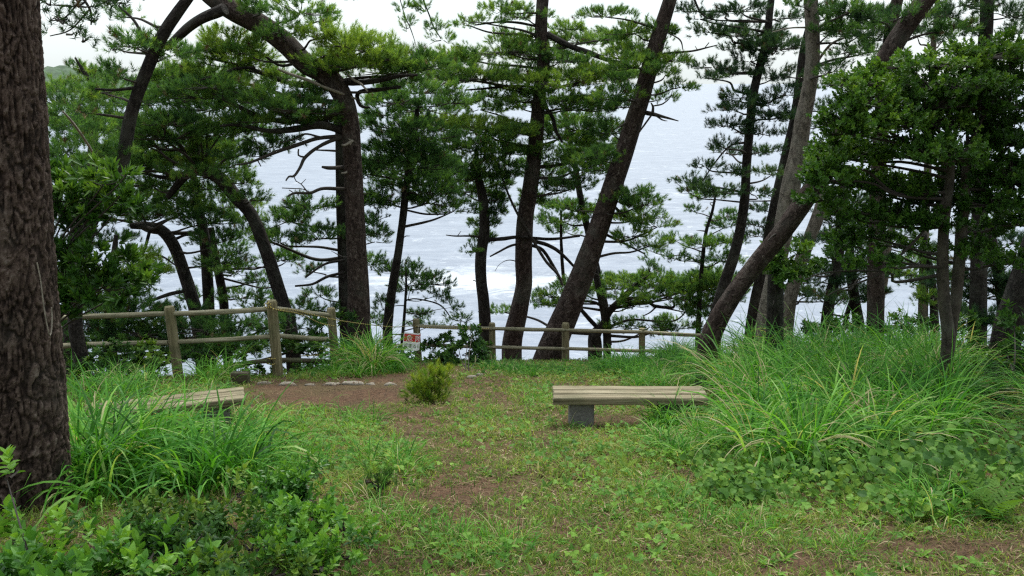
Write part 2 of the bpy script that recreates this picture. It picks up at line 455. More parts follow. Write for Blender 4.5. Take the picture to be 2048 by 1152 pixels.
def sea_material():
    m, n, l, b, out = newmat('sea_water')
    tc = n.new('ShaderNodeTexCoord'); o = tc.outputs['Object']
    w1 = noise(n, l, mapping(n, l, o, (.10, .26, 1)), 1, 6, .62, .8)
    w2 = noise(n, l, mapping(n, l, o, (.7, 1.2, 1)), 1, 4, .6, .4)
    w3 = noise(n, l, mapping(n, l, o, (.012, .03, 1)), 1, 3, .5)
    fm = noise(n, l, mapping(n, l, o, (.11, .15, 1)), 1, 10, .8, 1.2)
    ad = n.new('ShaderNodeMath'); ad.operation = 'MULTIPLY_ADD'; ad.inputs[1].default_value = .35
    l.new(w3.outputs['Fac'], ad.inputs[0]); l.new(fm.outputs['Fac'], ad.inputs[2])
    # surf near the rocks below the cliff: more foam towards the shore
    sx = n.new('ShaderNodeSeparateXYZ'); l.new(o, sx.inputs[0])
    mr = n.new('ShaderNodeMapRange'); l.new(sx.outputs['Y'], mr.inputs['Value'])
    mr.inputs['From Min'].default_value = 110; mr.inputs['From Max'].default_value = 420
    mr.inputs['To Min'].default_value = .0; mr.inputs['To Max'].default_value = 0
    a2 = n.new('ShaderNodeMath'); a2.operation = 'ADD'; l.new(ad.outputs[0], a2.inputs[0]); l.new(mr.outputs[0], a2.inputs[1])
    vs = n.new('ShaderNodeVectorMath'); vs.operation = 'SUBTRACT'; vs.inputs[1].default_value = (-6, 172, SEA_Z); l.new(o, vs.inputs[0])
    vl = n.new('ShaderNodeVectorMath'); vl.operation = 'LENGTH'; l.new(mapping(n, l, vs.outputs[0], (.8, 1.6, 0)), vl.inputs[0])
    m2 = n.new('ShaderNodeMapRange'); m2.inputs['From Min'].default_value = 4; m2.inputs['From Max'].default_value = 26; m2.inputs['To Min'].default_value = .26; m2.inputs['To Max'].default_value = 0
    l.new(vl.outputs['Value'], m2.inputs['Value'])
    a3 = n.new('ShaderNodeMath'); a3.operation = 'ADD'; l.new(a2.outputs[0], a3.inputs[0]); l.new(m2.outputs[0], a3.inputs[1]); a2 = a3
    fr = ramp(n, [(.74, (0, 0, 0)), (.98, (1, 1, 1))]); l.new(a2.outputs[0], fr.inputs[0])
    base = ramp(n, [(.3, (.13, .155, .205)), (.7, (.215, .245, .30))]); l.new(w1.outputs['Fac'], base.inputs[0])
    fk = n.new('ShaderNodeMath'); fk.operation = 'MULTIPLY'; fk.inputs[1].default_value = .55; l.new(fr.outputs[0], fk.inputs[0])
    l.new(mixc(n, l, fk.outputs[0], base.outputs[0], (.82, .85, .86)), b.inputs['Base Color'])
    b.inputs['Roughness'].default_value = .38; b.inputs['IOR'].default_value = 1.33
    h = n.new('ShaderNodeMath'); h.operation = 'MULTIPLY_ADD'; h.inputs[1].default_value = .3
    l.new(w2.outputs['Fac'], h.inputs[0]); l.new(w1.outputs['Fac'], h.inputs[2])
    bump(n, l, h.outputs[0], .35, 1.6, b)
    return m
sa = Acc(); sa.add([[-60000, -60, SEA_Z], [60000, -60, SEA_Z], [60000, 70000, SEA_Z], [-60000, 70000, SEA_Z]], [[0, 1, 2, 3]])
tag(sa.build('sea', sea_material()), kind='structure')

ha = Acc()                                               # wooded headland across the bay, left
hx = np.linspace(-2100, -1380, 90); hy = np.linspace(2900, 3700, 24)
HX, HY = np.meshgrid(hx, hy)
prof = np.interp(hx, [-2100, -1950, -1850, -1760, -1690, -1640, -1590, -1540, -1500, -1450, -1380], [30, 46, 58, 84, 98, 88, 80, 84, 72, 50, 20])
HZ = SEA_Z - 2 + prof[None] * np.sin(np.pi * (HY - 2900) / 800) ** .7 * (.72 + .5 * fbm(HX / 70, HY / 70, 0, 4))
ii = (np.arange(23)[:, None] * 90 + np.arange(89)[None]).ravel()
ha.add(np.stack([HX, HY, HZ], -1).reshape(-1, 3), np.stack([ii, ii + 1, ii + 91, ii + 90], -1))
hm = plain_mat('hill_woods', (.05, .085, .045), .95, .4, .05)
tag(ha.build('hills', hm), kind='structure')

# ---------------------------------------------------------------- materials
BARK_RED = bark_mat('bark_reddish', (.028, .019, .016), (.072, .05, .043), (.21, .175, .155), 15, .3, 1.5)
BARK_NEAR = bark_mat('bark_near', (.046, .031, .025), (.10, .07, .057), (.19, .155, .132), 15, .12, .5, True)
BARK_DARK = bark_mat('bark_dark', (.016, .013, .012), (.038, .032, .029), (.105, .092, .082), 16, .3, 1.3)
BARK_GREY = bark_mat('bark_grey', (.10, .085, .07), (.2, .17, .14), (.3, .27, .23), 12, .3)
BARK_PALE = plain_mat('bare_dead_wood', (.24, .21, .17), .85, .35, 25)
BARK_SMOOTH = bark_mat('bark_smooth', (.05, .043, .035), (.085, .072, .058), (.13, .115, .09), 7, .35, .4)
TWIG = plain_mat('twig', (.035, .028, .022), .9, .3, 20)
PINE = leaf_mat('pine_needles', [(0, (.026, .07, .03)), (.45, (.085, .19, .055)), (1, (.21, .32, .055))], .55, .15, .46, .8)
PINE_BLUE = leaf_mat('pine_needles_cool', [(0, (.02, .052, .032)), (.5, (.05, .105, .05)), (1, (.11, .19, .06))], .55, .15, .38, .8)
BROAD = leaf_mat('broad_leaves', [(0, (.024, .065, .012)), (.5, (.062, .15, .02)), (1, (.17, .29, .035))], .45, .25, .3, 1.2)
SHRUB = leaf_mat('shrub_leaves', [(0, (.022, .075, .014)), (.5, (.07, .2, .03)), (1, (.21, .4, .05))], .42, .25, .34, 2.5)
SHRUB_DARK = leaf_mat('shrub_leaves_dark', [(0, (.02, .06, .018)), (.5, (.05, .125, .026)), (1, (.17, .27, .04))], .5, .18, .3, 2.5)
SHRUB_YEL = leaf_mat('shrub_leaves_yellowing', [(0, (.04, .07, .018)), (.5, (.11, .16, .03)), (1, (.27, .26, .04))], .45, .35, .33, 3)
GRASS = leaf_mat('grass_blades', [(0, (.055, .11, .02)), (.4, (.125, .225, .034)), (.75, (.22, .31, .055)), (1, (.38, .35, .14))], .5, .15, .42, 1.1)
TALL = leaf_mat('tall_grass_blades', [(0, (.022, .08, .014)), (.45, (.055, .205, .02)), (.82, (.15, .36, .045)), (.95, (.26, .4, .11)), (1, (.38, .34, .19))], .5, .14, .42, .7)
CLOVER = leaf_mat('clover_leaves', [(0, (.04, .11, .016)), (.5, (.095, .22, .03)), (1, (.2, .34, .05))], .5, .12, .36, 1.4)
VINE = leaf_mat('vine_leaves', [(0, (.035, .095, .02)), (.5, (.085, .19, .03)), (1, (.19, .3, .045))], .55, .1, .35, 2.0)
FERN = leaf_mat('fern_fronds', [(0, (.05, .12, .02)), (.5, (.12, .23, .03)), (1, (.26, .32, .04))], .5, .15, .4, 2)
LITTER = leaf_mat('fallen_needles', [(0, (.05, .03, .018)), (.5, (.13, .082, .044)), (1, (.34, .28, .17))], .8, .15, .1, 1.5)
WOOD_POST = wood_mat('weathered_post', [(.07, .055, .028), (.205, .175, .10), (.34, .30, .19)], 1, .45)
WOOD_RAIL = wood_mat('weathered_rail', [(.075, .062, .038), (.25, .225, .15), (.42, .385, .28)], 1, .45)
WOOD_DARK = wood_mat('mossy_rail', [(.03, .026, .016), (.065, .055, .034), (.12, .105, .07)], 1, .6)
WOOD_SEAT = wood_mat('bench_plank', [(.05, .038, .022), (.19, .16, .10), (.35, .31, .215)], 1, .3)
CONCRETE = plain_mat('concrete', (.15, .145, .14), .9, .3, 45)
STONE = plain_mat('pale_stone', (.20, .175, .14), .95, .5, 22)
PAINT_WHITE = plain_mat('white_sheet', (.9, .9, .89), .45, .06, 12)
PAINT_RED = plain_mat('red_paint', (.55, .006, .01), .6, .08, 12)
PAINT_BLACK = plain_mat('black_paint', (.02, .02, .025), .5, .1, 12)
STRING = plain_mat('pale_string', (.45, .42, .36), .8, .2, 40)
def rope_material():
    m, n, l, b, out = newmat('tiger_rope')
    a = attr(n, 'bark'); w = n.new('ShaderNodeTexWave'); w.bands_direction = 'Z'; w.inputs['Scale'].default_value = 7.5
    w.inputs['Distortion'].default_value = .6
    l.new(a.outputs['Vector'], w.inputs['Vector'])
    r = ramp(n, [(.42, (.05, .045, .03)), (.56, (.48, .37, .1))]); l.new(w.outputs['Fac'], r.inputs[0])
    l.new(r.outputs[0], b.inputs['Base Color']); b.inputs['Roughness'].default_value = .7
    return m
ROPE = rope_material()

# ---------------------------------------------------------------- trees
def px_path(pts, d):
    out, r = [], []
    for q in pts:
        dd = q[3] if len(q) > 3 else d
        out.append(P(q[0], q[1], dd)); r.append(q[2] * .5 * mpp(q[0], q[1], dd))
    return np.array(out), np.array(r)
def foliage_pad(acc, c, a, b, cd, tint, dens, size, T=TUFTS, up=.85):
    n = max(6, int(math.pi * a * b / (size * size) * 7.0 * dens))
    K = max(6, int(n / 9))
    r = np.sqrt(rng.random(K)) * .97; az = rng.random(K) * 2 * math.pi
    cc = np.stack([a * r * np.cos(az), cd * r * np.sin(az), b * np.sqrt(1 - r * r) * (rng.random(K) ** .8 * 1.7 - .75)], -1)
    cc[:, 2] -= .25 * b * r * r
    k = rng.integers(0, K, n)
    off = rng.normal(0, size * .6, (n, 3)); off[:, 2] *= .6
    p = cc[k] + off
    rad = p / np.array([a, cd, b]); rad /= np.linalg.norm(rad, axis=1)[:, None] + 1e-6; rad[:, 2] *= .4
    d = rad * .75 + np.array([0, 0, up]) + rng.normal(0, .38, (n, 3))
    tn = np.clip(tint + rng.normal(0, .12, n) + (rng.normal(0, .12, K))[k], 0, 1)
    R = frames(d, rng.random(n) * 6.28); s = size * (.75 + .5 * rng.random(n))
    v = rng.integers(0, len(T), n)
    dead = rng.random(n) < (.02 + .05 * (rng.random(K) < .12)[k])
    for q in range(len(T)):
        w = (v == q) & ~dead
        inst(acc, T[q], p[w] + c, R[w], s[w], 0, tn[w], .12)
    inst(acc, T[0], p[dead] + c, R[dead], s[dead] * .9, 2, rng.random(dead.sum()), .12)
    # twigs that carry the clusters
    base = np.array([0, 0, -.35 * b])
    for j in range(K):
        if rng.random() < .5:
            e = cc[j]; mid = base * .5 + e * .5 + np.array([0, 0, -.12 * b]) + rng.normal(0, .02, 3)
            st = base + (e - base) * np.array([.15, .15, 0])
            if rng.random() < .22: e = e * np.array([1.25, 1.25, 1]) + rng.normal(0, .06, 3)
            tube(acc, [st + c, mid + c, e + c], [.011, .008, .004], 4, .2, 0, 1, .5, 3, False)
def limb_to(tp, tr, c, b, rx_m, r0=None):
    # a limb from the nearest fitting point of the trunk to the underside of a pad
    h = c[2] - .3 * b
    dist = np.linalg.norm(tp[:, :2] - c[None, :2], axis=1)
    want = h - .18 * dist
    k = int(np.argmin(np.abs(tp[:, 2] - want) + .35 * dist))
    s = tp[k]; e = c + np.array([0, 0, -.35 * b])
    L = np.linalg.norm(e - s)
    if L < .15: return None
    r0 = r0 or min(tr[k] * .42, .012 + .016 * L)
    j = rng.normal(0, .06 * L, (2, 3)); j[:, 2] *= .6
    m1 = s + (e - s) * .35 + j[0] + np.array([0, 0, -.03 * L]); m2 = s + (e - s) * .7 + j[1] + np.array([0, 0, -.02 * L])
    return np.array([s, m1, m2, e]), np.array([r0, r0 * .8, r0 * .6, r0 * .38])
def tree(name, label, cat, d, trunk, pads, limbs=(), bark=BARK_DARK, leaf_m=PINE, group=None, size=.11, amp=.07,
         overhead=0, dd=.8, flare=1.45, sides=14, tdens=1.0, second=(), crown_mat=None, t0=.42, auto=True, step=.1, bare=None):
    tp, tr = px_path(trunk, d)
    # trunk listed from the top to the foot; carry it down to the ground
    foot = tp[-1]; gz = float(ground(foot[0], foot[1]))
    if foot[2] > gz + .1:
        tp = np.concatenate([tp, [[foot[0] + .02, foot[1], gz + .3 * (foot[2] - gz)], [foot[0], foot[1], gz - .25]]])
        tr = np.concatenate([tr, [tr[-1] * 1.08, tr[-1] * flare]])
    else:
        tp = np.concatenate([tp, [[foot[0], foot[1], gz - .3]]]); tr = np.concatenate([tr, [tr[-1] * flare]])
    root = np.array([tp[-1][0], tp[-1][1], float(ground(tp[-1][0], tp[-1][1]))])
    up = tp[0] - tp[1]; up /= np.linalg.norm(up)
    over_pts = None
    if overhead:
        q = [tp[0] + up * 1.6 * k + np.array([0, 0, .25 * k * k * .5]) for k in (2.2, 1.1)]
        tp = np.concatenate([q, tp]); tr = np.concatenate([[tr[0] * .35, tr[0] * .75], tr])
        over_pts = q
    o = thing(name, label, cat, root, group)
    def part(acc, nm, mats, smooth=False):
        for i in range(len(acc.V)): acc.V[i] = acc.V[i] - root
        return acc.build(nm, mats, o, smooth)
    a = Acc(); tube(a, tp[::-1], tr[::-1], sides, step, amp)
    for s2 in second:
        q, r = px_path(s2, d); tube(a, q[::-1], r[::-1], sides, step, amp)
        tp = np.concatenate([tp, q]); tr = np.concatenate([tr, r])
    part(a, 'trunk', bark, True)
    dense = catmull(np.concatenate([tp[:len(tp) - sum(len(s) for s in second)], tr[:len(tp) - sum(len(s) for s in second), None]], 1), 60)
    pts_t, rad_t = dense[:, :3], dense[:, 3]
    for s2 in second:
        q, r = px_path(s2, d); dn = catmull(np.concatenate([q, r[:, None]], 1), 40)
        pts_t = np.concatenate([pts_t, dn[:, :3]]); rad_t = np.concatenate([rad_t, dn[:, 3]])
    for q_ in range(int(min(4, tr.max() * 12)) if auto else 0):
        i_ = int(rng.integers(8, 50)); s_ = pts_t[i_]; az_ = rng.random() * 6.283; L_ = rng.uniform(.12, .45) + rad_t[i_]
        h_ = np.array([math.cos(az_), math.sin(az_), rng.uniform(-.35, .25)]); e_ = s_ + h_ * L_
        a = Acc(); tube(a, [s_, s_ + h_ * L_ * .6, e_ + rng.normal(0, .05, 3)], [rng.uniform(.014, .028), .013, .004], 6, .05, .2); part(a, 'dead_branch', TWIG, True)
    for lb in limbs:
        kind, pts = lb[0], lb[1]; de = lb[2] if len(lb) > 2 else 0.0
        m = len(pts)
        q, r = px_path([(p[0], p[1], p[2], d + de * i / (m - 1) - (.0 if i else 0)) for i, p in enumerate(pts)], d)
        a = Acc(); tube(a, q, r, 7, .06, .16)
        if len(lb) > 3:
            for tw in lb[3]:
                q, r = px_path([(p[0], p[1], p[2], d + de * .6) for p in tw], d); tube(a, q, r, 5, .05, .15)
        part(a, kind, BARK_PALE if kind == 'pale_dead_branch' else (BARK_DARK if bark is BARK_RED else bark) if kind == 'branch' else TWIG, True)
    ca = Acc()
    for p in pads:
        cx, cyy, rx, ry = p[:4]; t = p[4] if len(p) > 4 else t0; de = p[5] if len(p) > 5 else 1.0
        off = p[6] if len(p) > 6 else rng.uniform(-dd, dd)
        D = d + off; c = P(cx, cyy, D); k = mpp(cx, cyy, D)
        A, B = rx * k * 1.16, ry * k * .92
        foliage_pad(ca, c, A, B, max(.22, A * .7), min(1, t * 1.15 + .03), de * tdens, size, TUFTS)
        if auto and len(p) < 8 and not (bare and bare[0] < cx < bare[2] and bare[1] < cyy < bare[3]):
            lm = limb_to(pts_t, rad_t, c, B, A)
            if lm is not None:
                a = Acc(); tube(a, lm[0], lm[1], 6, .1, .14); part(a, 'branch', TWIG if bark is not BARK_GREY else TWIG, True)
    if over_pts is not None:
        for k in range(overhead):
            c = over_pts[k % 2] + np.array([rng.normal(0, 1.3), rng.normal(0, 1.3), rng.uniform(-.2, 1.4)])
            pz = project(c[None])
            A = rng.uniform(.6, 1.1)
            if pz[1][0] > -60: c[2] += .8
            foliage_pad(ca, c, A, A * .35, A, t0, .5, size * 1.6, TUFTS)
            lm = limb_to(pts_t, rad_t, c, A * .3, A)
            if lm is not None:
                a = Acc(); tube(a, lm[0], lm[1], 6, .2, .1); part(a, 'branch', TWIG, True)
    if pads or overhead: part(ca, 'crown', [crown_mat or leaf_m, TWIG, LITTER])
    return o
GP = 'pines growing along the cliff edge'

# the massive near trunk (its bark plates are modelled)
def near_pine():
    d = 5.35
    tp, tr = px_path([(-34, -700, 118), (-18, -300, 134), (-4, 0, 144), (7, 200, 149), (21, 500, 158), (37, 800, 170), (47, 985, 178)], d)
    foot = tp[-1]; gz = float(ground(foot[0], foot[1]))
    tp = np.concatenate([tp, [[foot[0], foot[1], gz - .3]]]); tr = np.concatenate([tr, [tr[-1] * 1.2]])
    root = np.array([foot[0], foot[1], gz])
    o = thing('pine_tree', 'massive reddish brown pine trunk filling the near edge of the picture', 'tree', root, None)
    pts = catmull(np.concatenate([tp[::-1], tr[::-1, None]], 1), 520); p, r = pts[:, :3], pts[:, 3]
    S = 220; th = np.arange(S) * 2 * math.pi / S
    s = np.concatenate([[0], np.cumsum(np.linalg.norm(np.diff(p, axis=0), axis=1))])
    # elongated plates: cellular pattern on the unrolled bark, periodic round the trunk
    R0 = r.mean(); NU, cell = 46, 2 * math.pi * R0 / 46; cv = cell * 5.2
    U = np.broadcast_to(th[None] / (2 * math.pi) * NU, (len(s), S)); Vv = np.broadcast_to(s[:, None] / cv, (len(s), S))
    Vv = Vv + 1.6 * (fbm(np.cos(th)[None] * 4 + 7 + 0 * s[:, None], np.sin(th)[None] * 4 + 0 * s[:, None], s[:, None] * 6 + 0 * th[None], 3) - .5)
    U = U + 2.4 * (fbm(np.cos(th)[None] * 3 + 0 * s[:, None], np.sin(th)[None] * 3 + 0 * s[:, None], s[:, None] * 5 + 0 * th[None], 3) - .5)
    f1 = np.full(U.shape, 9.); f2 = np.full(U.shape, 9.); hid = np.zeros(U.shape)
    iu, iv = np.floor(U).astype(np.int64), np.floor(Vv).astype(np.int64)
    for a in (-1, 0, 1):
        for b in (-1, 0, 1):
            cu, cw = iu + a, iv + b
            h1 = _hash(cu % NU, cw, cu * 0 + 3); h2 = _hash(cu % NU, cw, cu * 0 + 8)
            dd = np.sqrt((U - cu - h1) ** 2 + (Vv - cw - h2) ** 2)
            nb = dd < f1
            f2 = np.where(nb, f1, np.minimum(f2, dd)); hid = np.where(nb, _hash(cu % NU, cw, cu * 0 + 21), hid); f1 = np.where(nb, dd, f1)
    crack = 1 - sstep(0, .28, f2 - f1)
    fine = fbm(U * 1.7, Vv * 7, 1.0, 4); crack = crack * (.35 + .65 * sstep(.25, .55, fbm(U * .5, Vv * 1.5, 7.0, 2)))
    disp = -.016 * crack + .007 * hid + .022 * (fine - .5)
    big = .05 * (fbm(np.cos(th)[None] * 1.2 + 0 * s[:, None], np.sin(th)[None] * 1.2 + 0 * s[:, None], s[:, None] * .9 + 0 * th[None], 2) - .5)
    rr = r[:, None] * (1 + big) + disp
    V = p[:, None] + rr[..., None] * np.stack([np.cos(th), np.sin(th), 0 * th], -1)[None] - root
    bk = np.stack([R0 * np.cos(th)[None] + 0 * s[:, None], R0 * np.sin(th)[None] + 0 * s[:, None], s[:, None] + 0 * th[None]], -1)
    i = np.arange(len(s) - 1)[:, None] * S; j = np.arange(S)[None]
    F = np.stack([i + j, i + (j + 1) % S, i + S + (j + 1) % S, i + S + j], -1).reshape(-1, 4)
    a = Acc(); a.add(V.reshape(-1, 3), F, 0, np.clip(.42 - .42 * crack + .25 * (hid - .5) + .9 * (fine - .5), 0, 1).ravel(), bk.reshape(-1, 3))
    a.build('trunk', BARK_NEAR, o, True)
    # canopy above the frame and the boughs that hang into its top left corner
    ca = Acc()
    tops = catmull(np.concatenate([tp, tr[:, None]], 1), 80); pt, rt = tops[:, :3] - 0, tops[:, 3]
    for (x, y, rx, ry, D) in [(150, 8, 55, 12, 8.2), (185, 38, 26, 16, 8.2), (128, 66, 34, 7, 8.3), (118, 40, 22, 7, 8.1), (100, 8, 20, 7, 8.1), (160, 55, 24, 9, 8.2), (164, 80, 8, 10, 8.2), (215, 6, 18, 10, 8.3), (245, 0, 26, 16, 8.2)]:
        c = P(x, y, D); k = mpp(x, y, D)
        foliage_pad(ca, c - root, rx * k, ry * k, rx * k * .5, .35, .55, .10)
    for pts_ in ([(120, -60, 8), (165, -5, 6), (182, 25, 5), (182, 50, 3)], [(178, 20, 4), (140, 60, 3), (100, 72, 2)], [(165, -5, 4), (130, 35, 3), (98, 42, 2)], [(165, -5, 4), (215, 2, 4), (260, -4, 3)]):
        q, rq = px_path(pts_, 8.2); b = Acc(); tube(b, q - root, rq, 6, .05, .1); b.build('branch', TWIG, o, True)
    for k in range(26):
        az = rng.random() * 6.28; ra = 1.0 + 2.6 * math.sqrt(rng.random())
        c = np.array([tp[0][0] + .6 + ra * math.cos(az), tp[0][1] + ra * math.sin(az) - .3, rng.uniform(3.4, 5.2)])
        if project(c[None])[1][0] > -150 and c[1] > 1: c[2] += 1.2
        A = rng.uniform(.5, .9)
        foliage_pad(ca, c - root, A, A * .35, A, .4, .45, .2)
        b = Acc(); e = c + np.array([0, 0, -.1]); st = pt[2 + k % 12]
        tube(b, [st - root, st * .5 + e * .5 - root + rng.normal(0, .15, 3), e - root], [.05, .03, .012], 6, .2, .1); b.build('branch', BARK_DARK, o, True)
    ca.build('crown', [PINE_BLUE, TWIG, LITTER], o)
near_pine()

# ---- left group
tree('pine_tree', 'slim dark pine leaning right behind the leafy shrub, crossing the left sky', 'tree', 12.2,
     [(392, -25, 19.8), (330, 62, 23.4), (290, 150, 24.3), (262, 230, 24.3), (242, 330, 26.1), (205, 400, 25.2), (178, 460, 24.3), (160, 540, 25.2), (150, 640, 27)],
     [(262, 88, 38, 20, 0.25), (236, 96, 26, 8, 0.25), (300, 85, 40, 15, 0.32), (245, 30, 30, 12, 0.36), (345, 105, 50, 20, 0.36), (230, 145, 38, 18, 0.25),
      (200, 180, 50, 16, 0.32), (150, 215, 40, 24, 0.36), (175, 262, 62, 30, 0.29), (165, 310, 50, 26, 0.27), (145, 360, 30, 20, 0.22), (222, 300, 35, 20, 0.29), (120, 300, 20, 40, 0.25)],
     [('branch', [(275, 175, 8), (230, 180, 6), (190, 178, 4)], -.4), ('pale_dead_branch', [(235, 365, 4), (205, 335, 5), (170, 280, 5), (145, 245, 5), (125, 222, 3)], -2.2),
      ('branch', [(300, 130, 8), (275, 52, 6), (238, 12, 4)], .2)],
     bark=BARK_DARK, group=GP)
tree('pine_tree', 'thick red brown pine whose trunk arches over to the upper left', 'tree', 15.4,
     [(372, -62, 34.4), (420, -12, 39.6), (470, 22, 43), (525, 52, 43), (572, 88, 43), (612, 128, 41.3), (655, 152, 39.6), (684, 190, 39.6), (700, 245, 37), (705, 320, 37), (709, 400, 37.8), (713, 500, 39.6), (717, 590, 43), (718, 650, 46.4)],
     [(460, 82, 55, 34, .75), (400, 145, 75, 30, .5), (470, 125, 60, 30, .55), (330, 150, 60, 24, .5), (600, 18, 62, 24, .35), (520, 15, 40, 18, .3), (645, 40, 25, 12, .35),
      (640, 70, 36, 24, .6), (690, 82, 44, 34, .78), (730, 92, 50, 34, .82), (770, 110, 52, 34, .7), (690, 120, 60, 30, .6), (835, 128, 58, 32, .4), (650, 130, 40, 26, .5), (800, 165, 45, 20, .3),
      (560, 190, 80, 30, .35), (600, 215, 72, 28, .3), (470, 180, 60, 20, .35), (530, 232, 60, 16, .35), (640, 235, 40, 22, .3), (500, 240, 55, 14, .35), (460, 250, 50, 14, .35), (540, 150, 60, 24, .4), (490, 100, 50, 24, .5), (420, 110, 50, 22, .5), (560, 60, 40, 20, .4, 1, -.7), (720, 125, 70, 26, .65), (760, 140, 60, 22, .5), (590, 240, 60, 14, .3), (420, 170, 70, 18, .4, 1, -.6), (510, 200, 60, 20, .38, 1, -.7),
      (528, 290, 42, 20, .12), (575, 275, 35, 10, .1), (500, 310, 30, 12, .15), (400, 190, 60, 18, .4), (660, 165, 30, 22, .4)],
     [('branch', [(690, 262, 18), (640, 250, 16), (590, 258, 14), (540, 262, 10), (480, 250, 7), (440, 252, 4)], -.6),
      ('dead_branch', [(690, 272, 9), (640, 276, 8), (600, 288, 8), (550, 305, 7), (500, 325, 5), (470, 330, 3)], -.7, [[(640, 274, 4), (610, 268, 4), (590, 278, 3), (560, 285, 2)], [(515, 320, 3), (522, 333, 2)]]),
      ('dead_branch', [(690, 274, 9), (660, 282, 8), (632, 297, 7), (610, 315, 7), (600, 335, 6), (588, 352, 5), (578, 353, 4), (572, 361, 3)], -.9,
       [[(608, 314, 4), (597, 311, 4), (597, 298, 3)], [(632, 300, 3), (655, 301, 4), (672, 302, 5)], [(588, 352, 2), (592, 362, 2), (602, 368, 2), (614, 383, 3)], [(602, 368, 2), (612, 358, 1)]]),
      ('dead_branch', [(690, 378, 8), (645, 377, 7), (620, 386, 6), (590, 386, 5), (575, 393, 3)], -.6, [[(618, 384, 3), (605, 378, 2), (585, 377, 2), (564, 376, 2)], [(588, 386, 2), (578, 380, 2)]]),
      ('dead_branch', [(690, 335, 9), (660, 336, 8), (645, 334, 5)], -.5),
      ('branch', [(688, 165, 12), (720, 165, 12), (760, 160, 11), (800, 152, 8), (835, 150, 5)], -.4),
      ('branch', [(800, 175, 6), (760, 178, 6), (725, 182, 8), (714, 192, 9), (722, 212, 7), (740, 215, 4)], .3),
      ('pale_dead_branch', [(712, 198, 4), (680, 186, 6), (650, 175, 6), (615, 160, 6), (580, 148, 6), (555, 138, 4)], -.9),
      ('pale_dead_branch', [(690, 145, 3), (705, 158, 5), (722, 168, 5), (735, 182, 3)], -.7),
      ('pale_dead_branch', [(718, 274, 4), (704, 282, 6), (690, 290, 5), (684, 290, 2)], -.45, [[(704, 282, 3), (697, 278, 2)], [(704, 283, 3), (700, 290, 2)]]),
      ('pale_dead_branch', [(697, 338, 3), (692, 345, 4), (683, 346, 2)], -.4),
      ('branch', [(510, 135, 6), (470, 138, 6), (440, 150, 5), (400, 160, 3)], -.5),
      ('branch', [(333, 96, 14), (360, 70, 18), (392, 44, 20), (450, 18, 24)], -.5),
      ('branch', [(690, 545, 6), (655, 553, 6), (625, 568, 5), (590, 572, 4)], -.3), ('branch', [(690, 520, 6), (650, 528, 5), (610, 555, 4)], -.3)],
     bark=BARK_RED, group=GP, overhead=6, sides=22, step=.07, bare=(420, 165, 700, 330))
tree('pine_tree', 'straight blackish pine half hidden behind the thick arching trunk', 'tree', 17.0,
     [(672, 120, 10), (676, 200, 14), (680, 290, 19), (682, 400, 20), (686, 520, 21), (690, 640, 23)],
     [(620, 410, 45, 16, .2), (580, 435, 60, 26, .25), (640, 470, 45, 24, .2), (560, 480, 50, 20, .25), (500, 465, 40, 24, .3), (750, 460, 22, 20, .25), (740, 400, 25, 20, .2), (620, 540, 25, 10, .25), (600, 620, 70, 14, .2), (750, 480, 20, 12, .2), (745, 440, 30, 14, .2), (640, 590, 40, 10, .15), (755, 375, 30, 8, .2)],
     [], bark=BARK_DARK, group=GP)
tree('pine_tree', 'crooked pine bending left over the corner fence post, rising to a bright pad', 'tree', 16.0,
     [(335, 395, 10.3), (372, 350, 18.9), (400, 340, 24.1), (440, 356, 27.5), (470, 392, 27.5), (503, 430, 25.8), (528, 490, 25.8), (548, 550, 25.8), (566, 610, 27.5), (582, 670, 29.2)],
     [(330, 240, 80, 26, 0.32), (410, 245, 65, 22, 0.30), (375, 290, 95, 22, 0.35), (400, 320, 60, 18, 0.52), (330, 325, 90, 22, 0.36), (440, 330, 60, 18, 0.36), (300, 365, 50, 18, 0.29), (470, 310, 30, 12, 0.22), (430, 375, 50, 14, 0.29), (480, 360, 25, 22, 0.47), (495, 395, 30, 15, 0.40), (350, 200, 70, 18, 0.25), (420, 215, 60, 16, 0.25), (300, 205, 40, 16, 0.25)]
      +[(350, 270, 110, 22, 0.32, 1, -.6), (290, 285, 60, 20, 0.30, 1, -.5), (260, 325, 60, 22, 0.29, 1, .3), (440, 290, 60, 18, 0.30), (200, 330, 50, 20, 0.25), (250, 250, 60, 20, 0.30), (380, 345, 70, 12, 0.36, 1, -.6), (440, 265, 60, 16, 0.29, 1, -.4), (360, 180, 70, 20, 0.30, 1, .5)],
     [('branch', [(372, 350, 14), (330, 355, 9), (285, 345, 6)], .4), ('branch', [(372, 300, 4), (330, 300, 5), (300, 290, 4), (262, 282, 5)], .2)],
     bark=BARK_DARK, group=GP)
tree('pine_tree', 'hooked dark pine with its head bent left above the left fence rails', 'tree', 16.8,
     [(262, 452, 12), (295, 452, 18), (325, 462, 22), (348, 492, 23), (366, 540, 24), (382, 590, 25), (396, 650, 26)],
     [(280, 405, 70, 20, 0.29), (370, 402, 60, 14, 0.29), (260, 435, 60, 15, 0.22), (420, 440, 45, 22, 0.25), (430, 480, 40, 22, 0.22), (330, 425, 60, 14, 0.25), (380, 430, 40, 14, 0.22), (440, 520, 40, 20, 0.22)],
     [('branch', [(300, 460, 7), (292, 490, 6), (282, 520, 4)], -.3), ('branch', [(382, 580, 6), (340, 588, 8), (300, 602, 5)], -.4), ('branch', [(420, 490, 4), (380, 470, 5), (350, 478, 6)], .2)],
     bark=BARK_DARK, group=GP)
